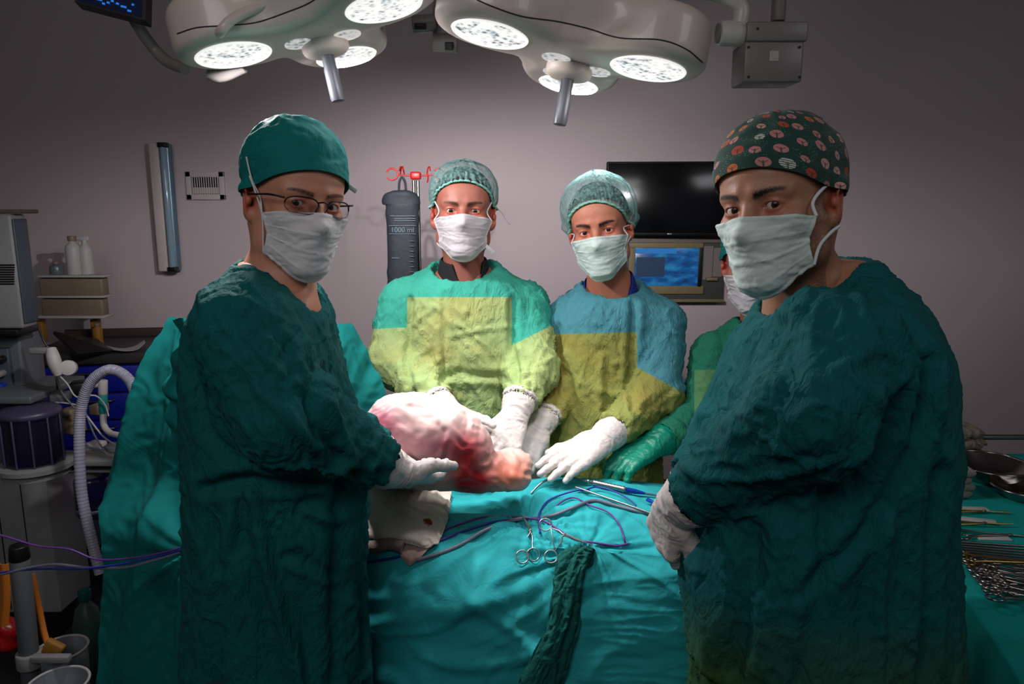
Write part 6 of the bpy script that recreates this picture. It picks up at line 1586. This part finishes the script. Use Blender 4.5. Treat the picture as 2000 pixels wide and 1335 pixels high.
# ================================================================ INSTRUMENT TABLE, RIGHT
TZ = .905
m_tcloth = cloth('instrument_table_cloth', srgb(0, 138, 134), bump=.15, scale=.5)
IT = thing('instrument_table', 'steel instrument table at the right edge hidden under a teal cloth', 'table', (1.25, 1.45, 0))
one('table_top', m_steel, IT, lambda b: b.box((1.30, 1.44, TZ-.02), (.82, 1.22, .025), .005))
for sx in (.93, 1.67):
    for sy in (.87, 2.0): one('leg', m_steel, IT, lambda b: b.cyl((sx, sy, 0), (sx, sy, TZ-.03), .016))
one('back_rail', m_steel, IT, lambda b: b.tube([(.90, 2.09, TZ-.03), (.90, 2.10, TZ+.03), (.96, 2.10, TZ+.045), (1.68, 2.10, TZ+.045), (1.72, 2.09, TZ-.03)], .008, 10, spline=False))
prof = []
for Y in np.linspace(.74, 2.07, 9):
    xe = .775+(Y-1.02)*.26 if Y < 1.37 else .866+(Y-1.37)*.02
    prof.append([(xe-.03, Y, .35), (xe-.02, Y, .60), (xe-.010, Y, TZ-.10), (xe, Y, TZ-.018), (xe+.025, Y, TZ-.001), (xe+.15, Y, TZ), (xe+.4, Y, TZ), (1.74, Y, TZ), (1.76, Y, TZ-.05), (1.77, Y, .4)])
prof.insert(0, [(p[0], .70, min(p[2], .6)) for p in prof[0]]); prof.insert(0, [(p[0], .69, .35) for p in prof[0]])
G = spline_grid(prof, 12, 12); N = grid_normals(G)
if N[..., 2].mean() < 0: N = -N
fl = G.reshape(-1, 3); hg = (TZ-.01-G[..., 2]).clip(0, .3)/.3
d = (.02*ridged(np.stack([fl[:, 1]*7, fl[:, 0]*7, fl[:, 2]*1.5], 1), .3)).reshape(hg.shape)*hg+.0025*ridged(fl*np.array([5, 9, 3]), .4).reshape(hg.shape)
G = G+N*d[..., None]
tc_ = solid_grid('table_cloth', G, .003, m_tcloth); tag(tc_, 'teal cloth covering the instrument table at the right edge', 'table cloth'); add_bvh(G)
def bowl(lab, px, py, R, H, m_):
    c_ = Pz(px, py, TZ+.002); r_ = thing('kidney_bowl' if False else 'steel_bowl', lab, 'bowl', tuple(c_))
    one('bowl_shell', m_, r_, lambda b: b.lathe([(.001, .001), (R*.55, 0), (R*.8, H*.4), (R*.97, H*.9), (R*.99, H), (R*.95, H*.92), (R*.78, H*.45), (R*.53, .006), (.001, .005)], c_, n=48, caps=False))
    one('rolled_rim', m_, r_, lambda b: b.ring(c_+Vector((0, 0, H)), R, .003, (0, 0, 1), 48))
m_bst = mat('bowl_steel', (.32, .29, .27, 1), .18, metal=1.)
bowl('larger round steel bowl on the instrument table by the towels', 1930, 935, .098, .045, m_bst)
bowl('smaller round steel bowl at the right frame edge in front of the larger one', 1998, 972, .072, .030, m_bst)
def towelstack(px, py, w, d_, layers, m_, lab, h0=.014, rough=.004):
    c_ = Pz(px, py, TZ+.003); r_ = thing('folded_towel_stack' if False else 'towel_bundle', lab, 'towel', tuple(c_))
    for k in range(layers):
        s = SDF((c_.x-w, c_.y-d_, c_.z+h0*k-.01), (c_.x+w, c_.y+d_, c_.z+h0*(k+1)+.02), .004)
        ox = .006*sin(k*2.3); s.ell((c_.x+ox, c_.y, c_.z+h0*(k+.5)), (w*.6, d_*.6, h0*.5), 0)
        lo_ = Vector((c_.x-w*.42+ox, c_.y-d_*.42, c_.z+h0*(k+.5))); 
        for q in (0, .33, .66, 1): s.cone((lo_.x+w*.84*q, lo_.y, lo_.z), (lo_.x+w*.84*q, lo_.y+d_*.84, lo_.z), h0*.52, h0*.52, .01, flat=((1, 0, 0), .35) )
        V, Q = s.mesh(); V = V+vnormals(V, Q)*(rough*ridged(V*30+k, .5))[:, None]
        new_mesh('folded_layer', V, Q, m_, r_)
m_tw2 = mat('beige_towel_cloth', srgb(120, 110, 98), .95, bump=.8, bscale=220)
towelstack(1848, 888, .10, .08, 3, m_tw2, 'crumpled beige towels behind the larger steel bowl beside the surgeon back', .030, .008)
towelstack(1846, 962, .06, .07, 4, mat('white_towel_cloth', srgb(136, 130, 126), .95, bump=.8, bscale=220), 'small folded white towel stack left of the larger steel bowl', .018, .002)
def copy_tree(o_, parent=None):
    c_ = o_.copy(); COL.objects.link(c_)
    if parent: c_.parent = parent
    for ch in list(o_.children): copy_tree(ch, c_)
    return c_
m_inst = mat('instrument_steel', (.30, .27, .26, 1), .25, metal=1.); m_gold = mat('gilt_handle', (.45, .30, .10, 1), .25, metal=1.)
def flat_forceps(L, m_, mr=None, R=.0125):
    """one ring-handled clamp lying flat, rings at -x, tip at +x; parts in local space"""
    root = thing('forceps', '', 'surgical instrument', (0, 0, 0), world=False)
    for q in (1, -1):
        b = MB(); jx = L*.18
        b.tube([(-L*.5+R*1.6, q*.016, .003), (-L*.25, q*.010, .003), (jx*.3, q*.0035, .003), (jx, 0, .0035+q*.001), (L*.35, -q*.0012, .003), (L*.5, -q*.0004, .003)], lambda t_: .0030-.0016*t_, 8)
        b.ring((-L*.5+R*.4, q*.020, .003), R, .0026, (0, 0, 1), 22, 1.15)
        o_ = b.build('arm', mr or m_); o_.parent = root
        if mr: pass
    b = MB(); b.cyl((L*.18, 0, 0), (L*.18, 0, .007), .004, n=12); o_ = b.build('pivot', m_); o_.parent = root
    return root
random.seed(11)
def put(root, px, py, ang, dz=0., label=None, group=None, tilt=0):
    c_ = Pz(px, py, TZ+.004+dz); root.location = c_; root.rotation_euler = (tilt, R_(random.uniform(-1.5, 1.5)), R_(ang))
    tag(root, label, None, group); return root
f0 = flat_forceps(.17, m_inst)
used_ = False
cl_pos = [(1935, 1100, -14), (1955, 1108, -16), (1946, 1116, -18), (1975, 1118, -14), (1958, 1128, -20), (1985, 1130, -18), (1972, 1138, -22), (1998, 1142, -16), (1978, 1148, -24), (2005, 1152, -20), (1990, 1160, -26), (2014, 1166, -22), (2000, 1174, -26)]
for k, (x, y, a) in enumerate(cl_pos):
    o_ = f0 if k == 0 else copy_tree(f0)
    put(o_, x+45, y+3, a, .0015*k, 'dark ring-handled clamp in the overlapping heap at the lower right of the instrument table', 'ring-handled clamps heaped on the instrument table')
fg = flat_forceps(.19, m_inst, m_gold); put(fg, 1975, 1098, -9, .012, 'gold-ringed clamp on top of the heap of dark clamps')
fg2 = copy_tree(fg); put(fg2, 1893, 1000, -3, .0, 'gold-handled long forceps at the back of the instrument row, nearest the bowls')
fg3 = copy_tree(fg); put(fg3, 1892, 1024, -5, .0, 'gold-handled forceps second from the bowls, next to the white strips')
f1 = copy_tree(f0); put(f1, 1945, 1046, -4, 0, 'dark ring-handled scissors lying alone in front of the white strip')
# long straight instruments laid side by side
ln = MB(); ln.tube([(-.15, 0, .004), (-.05, 0, .004), (.15, 0, .004)], lambda t_: .0036-.0012*t_, 8); ln.box((-.12, 0, .004), (.06, .010, .006), .002)
l0 = ln.build('retractor', m_inst); tag(l0, 'long dark metal instrument in the side-by-side bundle between white strips and clamp heap', 'surgical instrument', 'long straight instruments laid side by side')
for k in range(6):
    o_ = l0 if k == 0 else l0.copy()
    if k: COL.objects.link(o_)
    c_ = Pz(1950+k*4, 1066+k*5.5, TZ+.003); o_.location = c_; o_.rotation_euler = (0, 0, R_(-9-k*1.2))
for k, (x, y, w, a, lab) in enumerate(((1897, 993, .075, -4, 'white paper strip nearest the smaller bowl on the table cloth'), (1905, 1015, .085, -16, 'slanted white paper strip between the two gold-handled forceps'), (1940, 1050, .07, -4, 'white paper strip under the lone dark scissors'))):
    c_ = Pz(x, y, TZ+.004); b = MB(); b.box((0, 0, 0), (w, .022, .003), .001); o_ = b.build('paper_strip', m_white); o_.location = c_; o_.rotation_euler = (0, 0, R_(a)); tag(o_, lab, 'paper strip')
